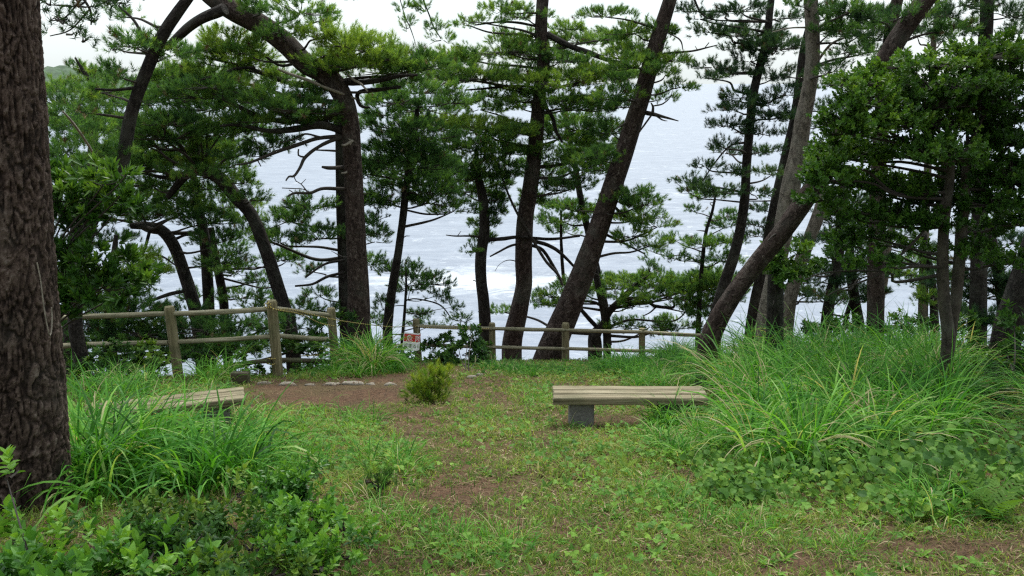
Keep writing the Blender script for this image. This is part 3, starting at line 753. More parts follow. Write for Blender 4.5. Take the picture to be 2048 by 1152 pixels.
tree('pine_tree', 'upright dark pine behind the bent ones, second above the left fence', 'tree', 18.2,
     [(372, 150, 6), (380, 260, 10), (388, 360, 14), (398, 420, 18), (408, 470, 21), (414, 540, 22), (418, 620, 22), (418, 680, 22)],
     [(450, 410, 60, 18, .3), (380, 380, 50, 12, .35), (350, 415, 40, 10, .3), (480, 430, 50, 16, .3), (400, 590, 40, 10, .2), (200, 250, 80, 26, .15), (300, 262, 80, 26, .15), (260, 312, 90, 26, .15), (350, 322, 80, 24, .15), (180, 350, 60, 26, .12), (300, 382, 70, 20, .15), (430, 300, 60, 20, .2), (420, 350, 60, 18, .2), (150, 420, 50, 26, .15), (350, 170, 80, 24, .2), (440, 205, 60, 22, .2), (250, 205, 60, 22, .15), (450, 150, 50, 20, .25), (520, 265, 40, 14, .2)],
     [('branch', [(392, 400, 6), (365, 410, 5), (340, 425, 3)], 0), ('branch', [(396, 410, 6), (440, 425, 5), (480, 430, 3)], 0)], bark=BARK_DARK, group=GP)
tree('pine_tree', 'thin pine with bluish trunk rising just left of the corner fence post', 'tree', 18.6,
     [(422, 455, 12), (428, 500, 15), (438, 550, 17), (447, 600, 18), (452, 680, 18)],
     [(470, 540, 40, 16, .25), (480, 592, 60, 14, .3), (540, 610, 50, 12, .25), (455, 500, 30, 16, .25), (560, 515, 40, 20, .25), (520, 560, 30, 12, .25)],
     [('dead_branch', [(440, 555, 5), (490, 568, 4), (525, 576, 3), (560, 572, 3)], 0)], bark=BARK_DARK, group=GP)
tree('pine_tree', 'low bushy pine with pale green shoots behind the left rails', 'tree', 14.6,
     [(232, 470, 8), (228, 520, 14), (222, 600, 20), (220, 690, 24)],
     [(285, 540, 45, 22, .8), (300, 575, 36, 14, .7), (265, 510, 40, 18, .6), (240, 580, 60, 26, .35), (310, 530, 20, 10, .8), (180, 560, 50, 26, .3), (250, 620, 80, 22, .3), (170, 630, 50, 26, .25), (330, 650, 60, 18, .25), (230, 670, 90, 20, .2), (420, 655, 70, 16, .2), (540, 650, 40, 18, .2), (300, 690, 70, 16, .2), (450, 690, 70, 14, .2), (370, 620, 40, 12, .25), (190, 700, 80, 20, .25), (290, 665, 80, 14, .25), (380, 688, 70, 16, .22), (500, 690, 60, 16, .22), (590, 652, 44, 14, .25), (480, 640, 60, 12, .22), (410, 700, 60, 14, .22), (610, 690, 50, 14, .25), (170, 590, 60, 30, .3), (200, 640, 70, 24, .25), (280, 620, 50, 20, .25), (350, 660, 50, 14, .2)],
     [('branch', [(222, 560, 6), (262, 530, 5), (290, 510, 5), (322, 512, 4), (350, 530, 3)], -.3)], bark=BARK_DARK, group=GP)
tree('pine_tree', 'pine top with an upright bright leader on the left skyline', 'tree', 16.4,
     [(150, 115, 3), (165, 140, 7), (182, 170, 10), (190, 230, 14), (180, 330, 18), (150, 480, 24), (140, 680, 28)],
     [(165, 140, 18, 26, 0.47), (188, 150, 14, 22, 0.50), (130, 175, 34, 24, 0.50), (120, 200, 30, 26, 0.47), (180, 190, 40, 20, 0.40), (225, 165, 40, 12, 0.29), (140, 240, 45, 24, 0.32), (210, 235, 55, 20, 0.29), (130, 420, 30, 40, 0.18), (210, 420, 50, 16, 0.22), (200, 480, 70, 14, 0.22), (250, 345, 60, 14, 0.25)],
     [], bark=BARK_DARK, group=GP)

# ---- middle group
tree('pine_tree', 'tall thin pine curving up between the arching trunk and the danger sign', 'tree', 17.6,
     [(836, 205, 7), (832, 240, 10), (822, 300, 13), (812, 380, 14), (804, 450, 15), (794, 520, 16), (784, 580, 18), (775, 660, 20)],
     [(795, 200, 62, 24, .25), (850, 215, 56, 20, .3), (800, 250, 72, 26, .25), (770, 225, 40, 20, .2), (800, 310, 74, 34, .18), (790, 350, 84, 20, .2), (850, 310, 50, 26, .25), (760, 400, 56, 18, .2), (860, 400, 68, 22, .22), (905, 420, 42, 12, .25), (830, 365, 60, 18, .2), (735, 345, 30, 14, .2), (800, 285, 60, 20, .2), (880, 350, 40, 16, .25), (840, 180, 60, 22, .35), (900, 200, 50, 20, .35), (770, 190, 40, 20, .3), (840, 270, 70, 24, .25), (770, 330, 50, 20, .2), (850, 380, 60, 18, .2), (830, 330, 80, 20, .2)],
     [('branch', [(812, 420, 4), (850, 428, 4), (890, 428, 3)], .2), ('dead_branch', [(822, 330, 3), (808, 318, 4), (795, 295, 3), (765, 280, 2)], -.3),
      ('dead_branch', [(800, 480, 2), (812, 472, 2), (820, 472, 1)], 0)], bark=BARK_DARK, group=GP)
tree('pine_tree', 'small young pine with sloping sparse tufts behind the danger sign', 'tree', 18.2,
     [(812, 540, 3), (812, 580, 5), (808, 640, 6), (804, 690, 7)],
     [(790, 535, 32, 16, .25), (830, 545, 45, 16, .28), (860, 565, 36, 14, .25), (820, 575, 40, 14, .25), (770, 610, 22, 14, .2), (875, 590, 30, 9, .25, .8), (905, 612, 26, 8, .25, .8), (925, 640, 20, 10, .25, .8), (850, 625, 25, 10, .25), (750, 640, 20, 18, .2), (860, 650, 34, 8, .25), (740, 525, 40, 16, .2)],
     [('branch', [(812, 600, 3), (835, 598, 3), (880, 610, 3), (905, 640, 2)], 0)], bark=BARK_DARK, group=GP)
tree('pine_tree', 'medium pine with a kinked dark trunk beside the right fence, next to the shrub', 'tree', 20.2,
     [(952, 300, 8), (956, 350, 14), (966, 400, 20), (969, 460, 21), (962, 510, 22), (962, 560, 22), (968, 610, 23), (971, 680, 25)],
     [(930, 320, 74, 26, .35), (930, 355, 60, 18, .3), (975, 345, 48, 18, .3), (965, 395, 40, 20, .3), (968, 440, 30, 20, .28), (955, 475, 26, 18, .3), (938, 502, 16, 9, .3), (990, 300, 50, 18, .3), (915, 290, 60, 18, .35), (925, 380, 40, 14, .28), (1000, 395, 30, 10, .3), (900, 340, 60, 20, .3), (960, 370, 60, 18, .3), (1010, 340, 40, 18, .3), (950, 280, 70, 20, .4), (990, 420, 30, 14, .28)],
     [('dead_branch', [(962, 474, 6), (940, 472, 4), (910, 472, 3), (892, 470, 2)], -.2, [[(915, 472, 2), (922, 462, 1)]]), ('branch', [(966, 480, 9), (1000, 478, 8), (1040, 474, 7), (1100, 478, 6), (1160, 472, 4)], .3),
      ('dead_branch', [(953, 563, 2), (946, 560, 2)], 0), ('dead_branch', [(958, 540, 3), (950, 538, 2)], 0)], bark=BARK_DARK, group=GP)
tree('pine_tree', 'tall straight pine in the middle with broad level tiers, behind the fence', 'tree', 20.6,
     [(1088, -30, 24), (1084, 20, 24), (1082, 70, 26), (1088, 110, 26), (1080, 180, 26), (1074, 250, 28), (1068, 320, 30), (1058, 390, 31), (1050, 440, 33), (1047, 520, 34), (1048, 570, 33), (1038, 620, 36), (1024, 690, 40)],
     [(806, 10, 14, 18, .3, .45, -.5, 0), (815, 50, 14, 20, .3, .45, -.5, 0), (850, 15, 18, 20, .3, .5, -.5, 0), (868, 50, 20, 18, .3, .55, -.5, 0), (885, 78, 26, 9, .35, .6, -.5, 0), (700, -6, 16, 12, .3, .5, -.5, 0), (1005, 18, 50, 12, .55), (1040, 32, 55, 10, .5), (960, 42, 42, 9, .5), (935, 48, 25, 6, .5), (1050, 75, 72, 14, .55), (1010, 98, 80, 22, .5), (935, 112, 62, 22, .55), (890, 120, 50, 20, .55), (900, 150, 74, 26, .5), (960, 150, 80, 24, .45), (1080, 108, 60, 34, .5), (1050, 150, 60, 24, .4), (1130, 55, 36, 14, .5), (1160, 80, 60, 18, .55), (1120, 118, 55, 14, .4), (1205, 75, 50, 16, .5),
      (1165, 148, 100, 24, .7), (1120, 165, 90, 22, .68), (1220, 142, 50, 18, .6), (1100, 195, 82, 18, .5), (1185, 200, 66, 20, .4), (1000, 190, 50, 16, .45), (960, 215, 44, 14, .4), (1040, 210, 44, 14, .45), (1150, 215, 70, 18, .38),
      (925, 248, 92, 22, .7), (975, 258, 80, 22, .6), (880, 235, 60, 20, .5), (1030, 262, 52, 18, .5), (1160, 252, 72, 30, .35), (1190, 290, 56, 30, .35), (1120, 270, 50, 22, .3), (1140, 320, 50, 22, .3), (1075, 300, 36, 20, .4), (1020, 300, 40, 16, .35), (1090, 345, 40, 18, .35), (1060, 400, 34, 24, .4), (1110, 375, 44, 18, .3), (1180, 335, 50, 20, .35), (1150, 370, 44, 18, .3), (1200, 330, 26, 20, .3), (1060, 330, 44, 14, .4)],
     [('branch', [(1085, -90, 4), (960, -120, 3), (850, -40, 3), (862, 40, 3), (882, 78, 2)], -.5), ('branch', [(850, -40, 2), (800, -30, 2), (806, 20, 2), (822, 60, 2), (832, 90, 1)], -.5), ('branch', [(1094, 68, 14), (1125, 85, 13), (1155, 98, 12), (1185, 108, 11), (1215, 120, 8), (1245, 125, 5)], -.5),
      ('branch', [(1082, 55, 5), (1040, 46, 5), (1000, 44, 4), (950, 50, 3)], -.2), ('branch', [(1075, 175, 5), (1040, 172, 5), (1000, 174, 5), (960, 178, 4), (930, 180, 3)], -.4),
      ('branch', [(1088, 210, 8), (1105, 235, 8), (1112, 262, 7), (1125, 285, 5)], -.3), ('branch', [(1060, 480, 8), (1095, 490, 8), (1120, 505, 7), (1150, 535, 5)], .3),
      ('dead_branch', [(1036, 488, 5), (1020, 492, 5), (995, 505, 4), (980, 513, 3)], -.3), ('dead_branch', [(1052, 530, 3), (1020, 520, 2), (1000, 528, 1), (990, 542, 1)], -.3),
      ('dead_branch', [(978, 290, 3), (1000, 345, 4), (1026, 410, 5), (1060, 470, 6), (1090, 520, 6), (1115, 548, 6), (1125, 570, 5)], -.5),
      ('branch', [(1062, 490, 7), (1085, 500, 7), (1105, 530, 7), (1122, 560, 6)], .5)],
     bark=BARK_RED, group=GP, overhead=10, sides=18)
tree('pine_tree', 'big reddish pine leaning right across the middle, rooted at the right fence', 'tree', 18.7,
     [(1352, -45, 24.6), (1340, 0, 27.3), (1322, 58, 30), (1304, 120, 32.8), (1284, 190, 34.6), (1262, 260, 36.4), (1240, 330, 38.2), (1216, 400, 40), (1193, 470, 41.9), (1168, 540, 45.5), (1140, 610, 49.1), (1114, 670, 54.6), (1096, 722, 61.9)],
     [(1275, 92, 48, 24, .35), (1310, 60, 35, 16, .35), (1250, 62, 42, 18, .4), (1210, 30, 60, 12, .4), (1350, 118, 34, 9, .6), (1330, 148, 34, 10, .55), (1362, 170, 26, 14, .5), (1320, 195, 30, 10, .35), (1270, 130, 50, 20, .35), (1245, 155, 36, 18, .3),
      (1290, 405, 54, 16, .42), (1285, 432, 62, 18, .42), (1315, 450, 34, 12, .42), (1262, 470, 40, 12, .42), (1302, 488, 44, 10, .42), (1270, 390, 40, 16, .35), (1235, 400, 30, 14, .35), (1330, 120, 40, 12, .5), (1250, 110, 50, 22, .45), (1230, 190, 50, 20, .38), (1220, 260, 46, 24, .35), (1200, 310, 44, 22, .33), (1250, 210, 30, 16, .35)],
     [('dead_branch', [(1290, 225, 9), (1305, 228, 9), (1325, 233, 6), (1357, 242, 2)], -.4, [[(1305, 226, 7), (1306, 214, 5), (1302, 206, 3)], [(1308, 228, 4), (1325, 240, 3), (1335, 242, 1)], [(1303, 230, 4), (1290, 248, 4), (1278, 265, 3)], [(1306, 212, 3), (1325, 208, 3), (1340, 195, 2), (1345, 180, 1)]]),
      ('dead_branch', [(1262, 240, 6), (1245, 250, 4), (1232, 258, 2)], -.3), ('dead_branch', [(1248, 180, 3), (1238, 195, 3), (1220, 205, 2)], -.2),
      ('dead_branch', [(1300, 112, 4), (1340, 106, 4), (1385, 102, 4), (1415, 95, 3), (1435, 90, 2)], 0, [[(1410, 95, 2), (1418, 85, 2)], [(1395, 100, 2), (1390, 92, 1)]]),
      ('dead_branch', [(1335, 65, 2), (1360, 80, 3), (1366, 100, 2)], -.2), ('branch', [(1220, 405, 6), (1255, 435, 5), (1300, 450, 3)], .3), ('branch', [(1210, 468, 6), (1245, 485, 5), (1290, 508, 3)], .3)],
     bark=BARK_RED, group=GP, overhead=10, sides=24, step=.07)
tree('pine_tree', 'slender pine seen between the straight and the leaning middle trunks', 'tree', 23.0,
     [(1128, 200, 6), (1138, 270, 9), (1150, 330, 11), (1162, 400, 13), (1180, 480, 14), (1200, 570, 15), (1214, 660, 16)],
     [(1130, 240, 40, 16, .3), (1170, 300, 56, 20, .3), (1150, 415, 50, 14, .3), (1110, 440, 50, 14, .28), (1120, 410, 44, 14, .28), (1190, 430, 40, 14, .3), (1130, 460, 30, 10, .28)],
     [('branch', [(1122, 420, 4), (1122, 470, 6), (1124, 520, 7), (1128, 570, 8)], .2)], bark=BARK_DARK, group=GP)
tree('pine_tree', 'low forked pine with a wide flat crown just beyond the right fence', 'tree', 21.5,
     [(1290, 555, 6), (1262, 580, 12), (1238, 604, 14), (1218, 624, 15), (1206, 650, 17), (1190, 670, 24), (1190, 700, 28)],
     [(1120, 590, 52, 18, .35), (1080, 605, 36, 12, .3), (1150, 572, 40, 16, .38), (1230, 572, 70, 20, .42), (1290, 562, 70, 20, .45), (1340, 566, 80, 22, .45), (1400, 566, 70, 22, .45), (1450, 570, 50, 20, .4), (1298, 535, 8, 26, .25), (1240, 590, 50, 14, .35), (1350, 592, 60, 14, .35), (1010, 622, 30, 9, .3), (1300, 650, 74, 12, .35), (1350, 655, 50, 10, .35), (1240, 650, 36, 10, .3), (1380, 610, 40, 14, .35), (1270, 610, 30, 10, .3)],
     [('branch', [(1200, 660, 10), (1180, 640, 9), (1158, 615, 7), (1140, 600, 4)], -.2), ('branch', [(1215, 620, 7), (1190, 605, 6), (1160, 602, 4)], -.2), ('branch', [(1222, 618, 6), (1290, 605, 5), (1310, 612, 7), (1345, 615, 6), (1348, 605, 3)], -.5, [[(1312, 614, 4), (1300, 625, 3), (1286, 632, 2)], [(1330, 616, 4), (1370, 625, 2)]])],
     second=[[(1185, 440, 8), (1188, 520, 12), (1196, 570, 13), (1206, 620, 13), (1216, 690, 16)]], bark=BARK_DARK, group=GP, t0=.4)

# ---- right group
tree('pine_tree', 'tall slim dark pine with open tiers standing against the open sea', 'tree', 18.6,
     [(1546, -30, 13), (1540, 20, 14), (1533, 80, 16), (1515, 150, 17), (1505, 200, 18), (1499, 260, 18), (1493, 330, 18), (1489, 400, 19), (1480, 460, 20), (1465, 520, 22), (1448, 570, 23), (1430, 640, 25)],
     [(1480, 18, 42, 16, .2), (1508, 66, 66, 16, .22), (1560, 34, 48, 10, .2), (1470, 70, 28, 8, .2), (1422, 62, 34, 10, .2), (1428, 132, 44, 9, .22), (1465, 145, 52, 11, .22), (1555, 92, 60, 24, .2), (1510, 92, 50, 18, .22), (1420, 155, 30, 7, .25), (1560, 150, 46, 14, .2), (1575, 186, 36, 12, .2), (1482, 192, 34, 13, .25), (1468, 216, 46, 12, .25), (1560, 228, 40, 18, .2), (1540, 205, 30, 12, .2), (1455, 248, 44, 11, .2), (1440, 288, 30, 8, .2), (1530, 300, 40, 10, .2), (1412, 330, 30, 8, .2), (1385, 362, 34, 12, .3), (1430, 380, 60, 14, .42), (1475, 345, 30, 9, .25), (1510, 388, 34, 9, .2), (1545, 345, 30, 12, .6), (1450, 305, 40, 8, .2), (1400, 35, 30, 10, .15), (1380, 20, 20, 10, .15), (1500, 120, 36, 10, .2), (1520, 265, 40, 9, .2)],
     [('branch', [(1490, 285, 5), (1460, 292, 4), (1430, 325, 3), (1405, 362, 2)], -.3), ('branch', [(1530, 68, 4), (1560, 58, 3), (1600, 55, 2)], .2), ('branch', [(1385, -10, 5), (1402, 25, 4), (1430, 40, 3), (1500, 40, 2)], 0),
      ('dead_branch', [(1488, 405, 4), (1440, 400, 3), (1395, 395, 2), (1355, 368, 1)], -.2)],
     bark=BARK_DARK, leaf_m=PINE_BLUE, group=GP, overhead=6, tdens=1.1)
tree('pine_tree', 'dark pine leaning behind the pale grey trunk', 'tree', 20.4,
     [(1622, 40, 14), (1606, 110, 17), (1592, 220, 18), (1572, 310, 19), (1552, 400, 20), (1538, 470, 21), (1525, 540, 22), (1512, 600, 24), (1503, 660, 26)],
     [(1590, 265, 24, 8, .2), (1640, 170, 30, 14, .2), (1660, 215, 30, 12, .2), (1540, 420, 36, 10, .2), (1520, 470, 30, 10, .22), (1600, 300, 24, 12, .2), (1640, 250, 28, 12, .25), (1520, 450, 26, 10, .2)],
     [('dead_branch', [(1575, 400, 3), (1530, 402, 3), (1490, 402, 2)], 0)], bark=BARK_DARK, leaf_m=PINE_BLUE, group=GP)
tree('pine_tree', 'pale grey barked pine, the lightest of the trunks', 'tree', 15.6,
     [(1620, -40, 27), (1624, 40, 27), (1625, 120, 28), (1616, 190, 29), (1606, 240, 32), (1596, 310, 35), (1582, 370, 38), (1572, 430, 38), (1560, 500, 36), (1545, 570, 34), (1530, 650, 36)],
     [(1700, 18, 62, 18, .2), (1665, 55, 34, 26, .18), (1722, 62, 60, 24, .25), (1705, 100, 52, 14, .22), (1680, 20, 40, 14, .2), (1600, 10, 40, 8, .2), (1760, 40, 40, 20, .2), (1665, 140, 30, 12, .25), (1740, 100, 30, 12, .3)],
     [('branch', [(1632, 60, 6), (1655, 40, 5), (1672, 0, 4)], .3), ('branch', [(1630, 130, 6), (1660, 90, 5), (1690, 75, 4)], .2), ('pale_dead_branch', [(1612, 55, 4), (1580, 56, 3), (1545, 64, 2)], -.3)],
     bark=BARK_GREY, group=GP, overhead=7, sides=20, dd=1.2)
tree('pine_tree', 'dark brown pine swept up to the right from the end of the wooden bench', 'tree', 11.2,
     [(1905, -70, 36), (1850, 0, 38), (1800, 70, 38), (1752, 150, 38), (1705, 230, 38), (1665, 305, 38), (1635, 360, 38), (1600, 415, 38), (1556, 475, 37), (1510, 532, 36), (1466, 590, 37), (1432, 648, 40), (1415, 700, 41), (1413, 766, 45)],
     [(1860, 20, 30, 14, .2), (1810, 30, 30, 12, .2), (1900, 60, 40, 20, .25), (1790, 115, 40, 10, .35)],
     [('dead_branch', [(1570, 460, 5), (1548, 470, 4), (1535, 482, 2)], -.2)], bark=BARK_RED, group=GP, overhead=9, sides=24, step=.06, dd=.4)
tree('pine_tree', 'grey leaning pine behind the leafy stump', 'tree', 16.6,
     [(1655, 370, 22), (1640, 420, 25), (1624, 465, 26), (1606, 510, 26), (1590, 560, 26), (1578, 610, 27), (1570, 680, 30)],
     [(1618, 586, 46, 14, .45), (1650, 600, 40, 10, .4), (1630, 485, 24, 14, .2), (1660, 420, 40, 16, .2), (1690, 440, 50, 16, .2)],
     [], bark=BARK_GREY, leaf_m=PINE_BLUE, group=GP)
tree('tree_stump', 'thick dark stump wrapped in a tuft of broad green leaves', 'stump', 12.4,
     [(1556, 492, 26), (1553, 530, 30), (1551, 580, 32), (1550, 640, 33), (1549, 700, 36)], [], bark=BARK_DARK)
tree('pine_tree', 'dark upright pine between the leafy stump and the squat forked pine', 'tree', 17.2,
     [(1692, 330, 18), (1684, 420, 20), (1678, 500, 21), (1668, 560, 21), (1656, 620, 22), (1650, 690, 25)],
     [(1740, 450, 56, 18, .25), (1700, 400, 60, 18, .2), (1720, 500, 46, 16, .25), (1660, 470, 34, 16, .2), (1765, 420, 40, 14, .2), (1690, 545, 44, 16, .2), (1640, 560, 40, 14, .2), (1745, 545, 40, 14, .2), (1620, 540, 30, 14, .2), (1700, 590, 40, 10, .4)],
     [], bark=BARK_DARK, leaf_m=PINE_BLUE, group=GP)
tree('pine_tree', 'squat dark pine with a forked foot above the tall grass', 'tree', 18.0,
     [(1698, 480, 14), (1702, 540, 20), (1708, 590, 20), (1716, 640, 22), (1722, 690, 24)],
     [(1740, 580, 34, 12, .15), (1752, 600, 24, 10, .15), (1720, 530, 40, 14, .2), (1690, 560, 30, 10, .2)],
     [('branch', [(1704, 600, 10), (1694, 630, 10), (1688, 660, 10)], 0), ('dead_branch', [(1700, 636, 4), (1670, 630, 4), (1640, 625, 3)], 0)], bark=BARK_DARK, leaf_m=PINE_BLUE, group=GP)
tree('pine_tree', 'thin straight grey pine in the gap of open water', 'tree', 19.4,
     [(1785, 440, 11), (1776, 500, 13), (1769, 560, 14), (1760, 610, 15), (1754, 680, 17)],
     [(1800, 470, 46, 14, .25), (1760, 540, 40, 10, .2), (1830, 500, 50, 14, .25), (1740, 480, 40, 12, .2)],
     [('branch', [(1768, 556, 3), (1790, 554, 3), (1830, 548, 2)], 0)], bark=BARK_GREY, leaf_m=PINE_BLUE, group=GP)
tree('pine_tree', 'pine with pale green low boughs to the left of the twin stemmed broadleaf', 'tree', 17.4,
     [(1848, 470, 10), (1858, 530, 14), (1866, 580, 15), (1870, 680, 18)],
     [(1850, 592, 30, 16, .55), (1870, 610, 26, 12, .5), (1835, 525, 46, 14, .35), (1800, 540, 40, 10, .3), (1880, 555, 30, 14, .3), (1820, 560, 30, 10, .25)],
     [('branch', [(1858, 545, 6), (1835, 530, 5), (1800, 512, 4)], -.2)], bark=BARK_DARK, group=GP)
tree('pine_tree', 'dark forked pine under the far right foliage', 'tree', 14.4,
     [(1975, 440, 18), (1982, 480, 20), (1994, 530, 21), (2004, 590, 22), (2008, 640, 26), (2004, 710, 30)],
     [(1960, 520, 46, 20, .2), (1990, 420, 44, 18, .25), (1950, 460, 40, 14, .2), (1960, 590, 44, 18, .3), (1950, 625, 40, 12, .25), (2030, 480, 40, 18, .2), (1930, 500, 34, 12, .2), (1930, 640, 40, 14, .2), (1900, 560, 40, 16, .2), (1990, 640, 40, 16, .2), (2020, 560, 30, 30, .2), (1960, 555, 50, 16, .22)],
     [('branch', [(2004, 592, 10), (1970, 575, 8), (1935, 555, 6)], -.2), ('branch', [(1990, 650, 4), (1960, 625, 4), (1930, 600, 3)], -.2)], bark=BARK_DARK, leaf_m=PINE_BLUE, group=GP)
tree('pine_tree', 'almost black thick trunk cut by the far right edge', 'tree', 11.6,
     [(2230, -60, 34), (2180, 140, 38), (2125, 320, 42), (2075, 470, 46), (2056, 530, 48), (2036, 590, 50), (2018, 650, 54), (2008, 710, 58)],
     [(2050, 440, 40, 20, .2), (2120, 380, 60, 20, .2), (2150, 460, 60, 20, .2)], [], bark=BARK_DARK, leaf_m=PINE_BLUE, group=GP, overhead=5)
tree('pine_tree', 'dark vertical trunk rising behind the top of the broadleaf tree', 'tree', 14.0,
     [(1974, -40, 25), (1973, 40, 25), (1968, 120, 26), (1962, 300, 27), (1958, 500, 30), (1955, 660, 34)],
     [(1900, 28, 40, 16, .2), (2020, 25, 34, 26, .25), (1950, 60, 30, 14, .2), (2035, 60, 30, 20, .2), (1860, 45, 32, 12, .25), (1925, 8, 40, 10, .2), (2010, 0, 40, 12, .2)],
     [], bark=BARK_DARK, leaf_m=PINE_BLUE, group=GP, overhead=6)
tree('pine_tree', 'thin far pine stem between two thick trunks at the top right', 'tree', 17.5,
     [(1877, -30, 9), (1873, 40, 10), (1867, 90, 11), (1860, 250, 13), (1850, 450, 16), (1845, 680, 20)],
     [(1880, 55, 34, 9, .25), (1835, 70, 26, 9, .25), (1890, 80, 26, 8, .25)], [], bark=BARK_GREY, leaf_m=PINE_BLUE, group=GP)
tree('pine_tree', 'short brown stem beside the swept trunk near the top right', 'tree', 15.2,
     [(1802, -30, 22), (1790, 20, 23), (1780, 70, 24), (1765, 200, 26), (1755, 400, 30), (1750, 680, 34)],
     [(1745, 30, 40, 20, .2), (1750, 75, 40, 16, .22)], [], bark=BARK_RED, leaf_m=PINE_BLUE, group=GP, overhead=4)
tree('pine_tree', 'slight young pine with drooping tiers to the left of the swept trunk', 'tree', 21.0,
     [(1432, 385, 4), (1424, 425, 6), (1412, 465, 7), (1404, 530, 8), (1400, 590, 9), (1396, 670, 11)],
     [(1418, 392, 46, 9, .22), (1455, 430, 32, 12, .22), (1380, 418, 24, 6, .22), (1452, 450, 36, 12, .22), (1350, 478, 30, 8, .22), (1420, 488, 54, 14, .35), (1460, 482, 34, 12, .3), (1350, 515, 34, 7, .2), (1440, 518, 40, 16, .28), (1430, 555, 46, 20, .35), (1390, 575, 50, 22, .4), (1450, 590, 40, 18, .35), (1390, 610, 40, 14, .3), (1400, 630, 34, 12, .3), (1300, 500, 20, 6, .3)],
     [], bark=BARK_DARK, group=GP)

# ---------------------------------------------------------------- broadleaf tree, shrubs
def leaf_pad(acc, c, a, b, cd, tint, dens, size, T=SPRIGS, up=.8, twigs=True):
    n = max(5, int(math.pi * a * b / (size * size) * 3.0 * dens)); K = max(3, int(n / 5))
    r = np.sqrt(rng.random(K)); az = rng.random(K) * 6.283
    cc = np.stack([a * r * np.cos(az), cd * r * np.sin(az), b * (np.sqrt(1 - r * r) * (rng.random(K) * 1.8 - .8) - .3 * r * r)], -1)
    k = rng.integers(0, K, n); p = cc[k] + rng.normal(0, size * .55, (n, 3))
    rad = p / np.array([a, cd, b]); rad /= np.linalg.norm(rad, axis=1)[:, None] + 1e-6; rad[:, 2] *= .3
    d = rad * .8 + np.array([0, 0, up]) + rng.normal(0, .35, (n, 3))
    R = frames(d, rng.random(n) * 6.28); s = size * (.75 + .5 * rng.random(n)); v = rng.integers(0, len(T), n)
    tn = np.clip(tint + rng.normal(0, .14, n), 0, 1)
    for q in range(len(T)):
        w = v == q
        inst(acc, T[q], p[w] + c, R[w], s[w], 0, tn[w], .14)
    if twigs:
        for j in range(K):
            if rng.random() < .8:
                e = cc[j]; st = np.array([e[0] * .2, e[1] * .2, -.4 * b])
                tube(acc, [st + c, (st + e) * .5 + np.array([0, 0, -.06 * b]) + c, e + c], [.009, .007, .004], 4, .2, 0, 1, .5, 3, False)

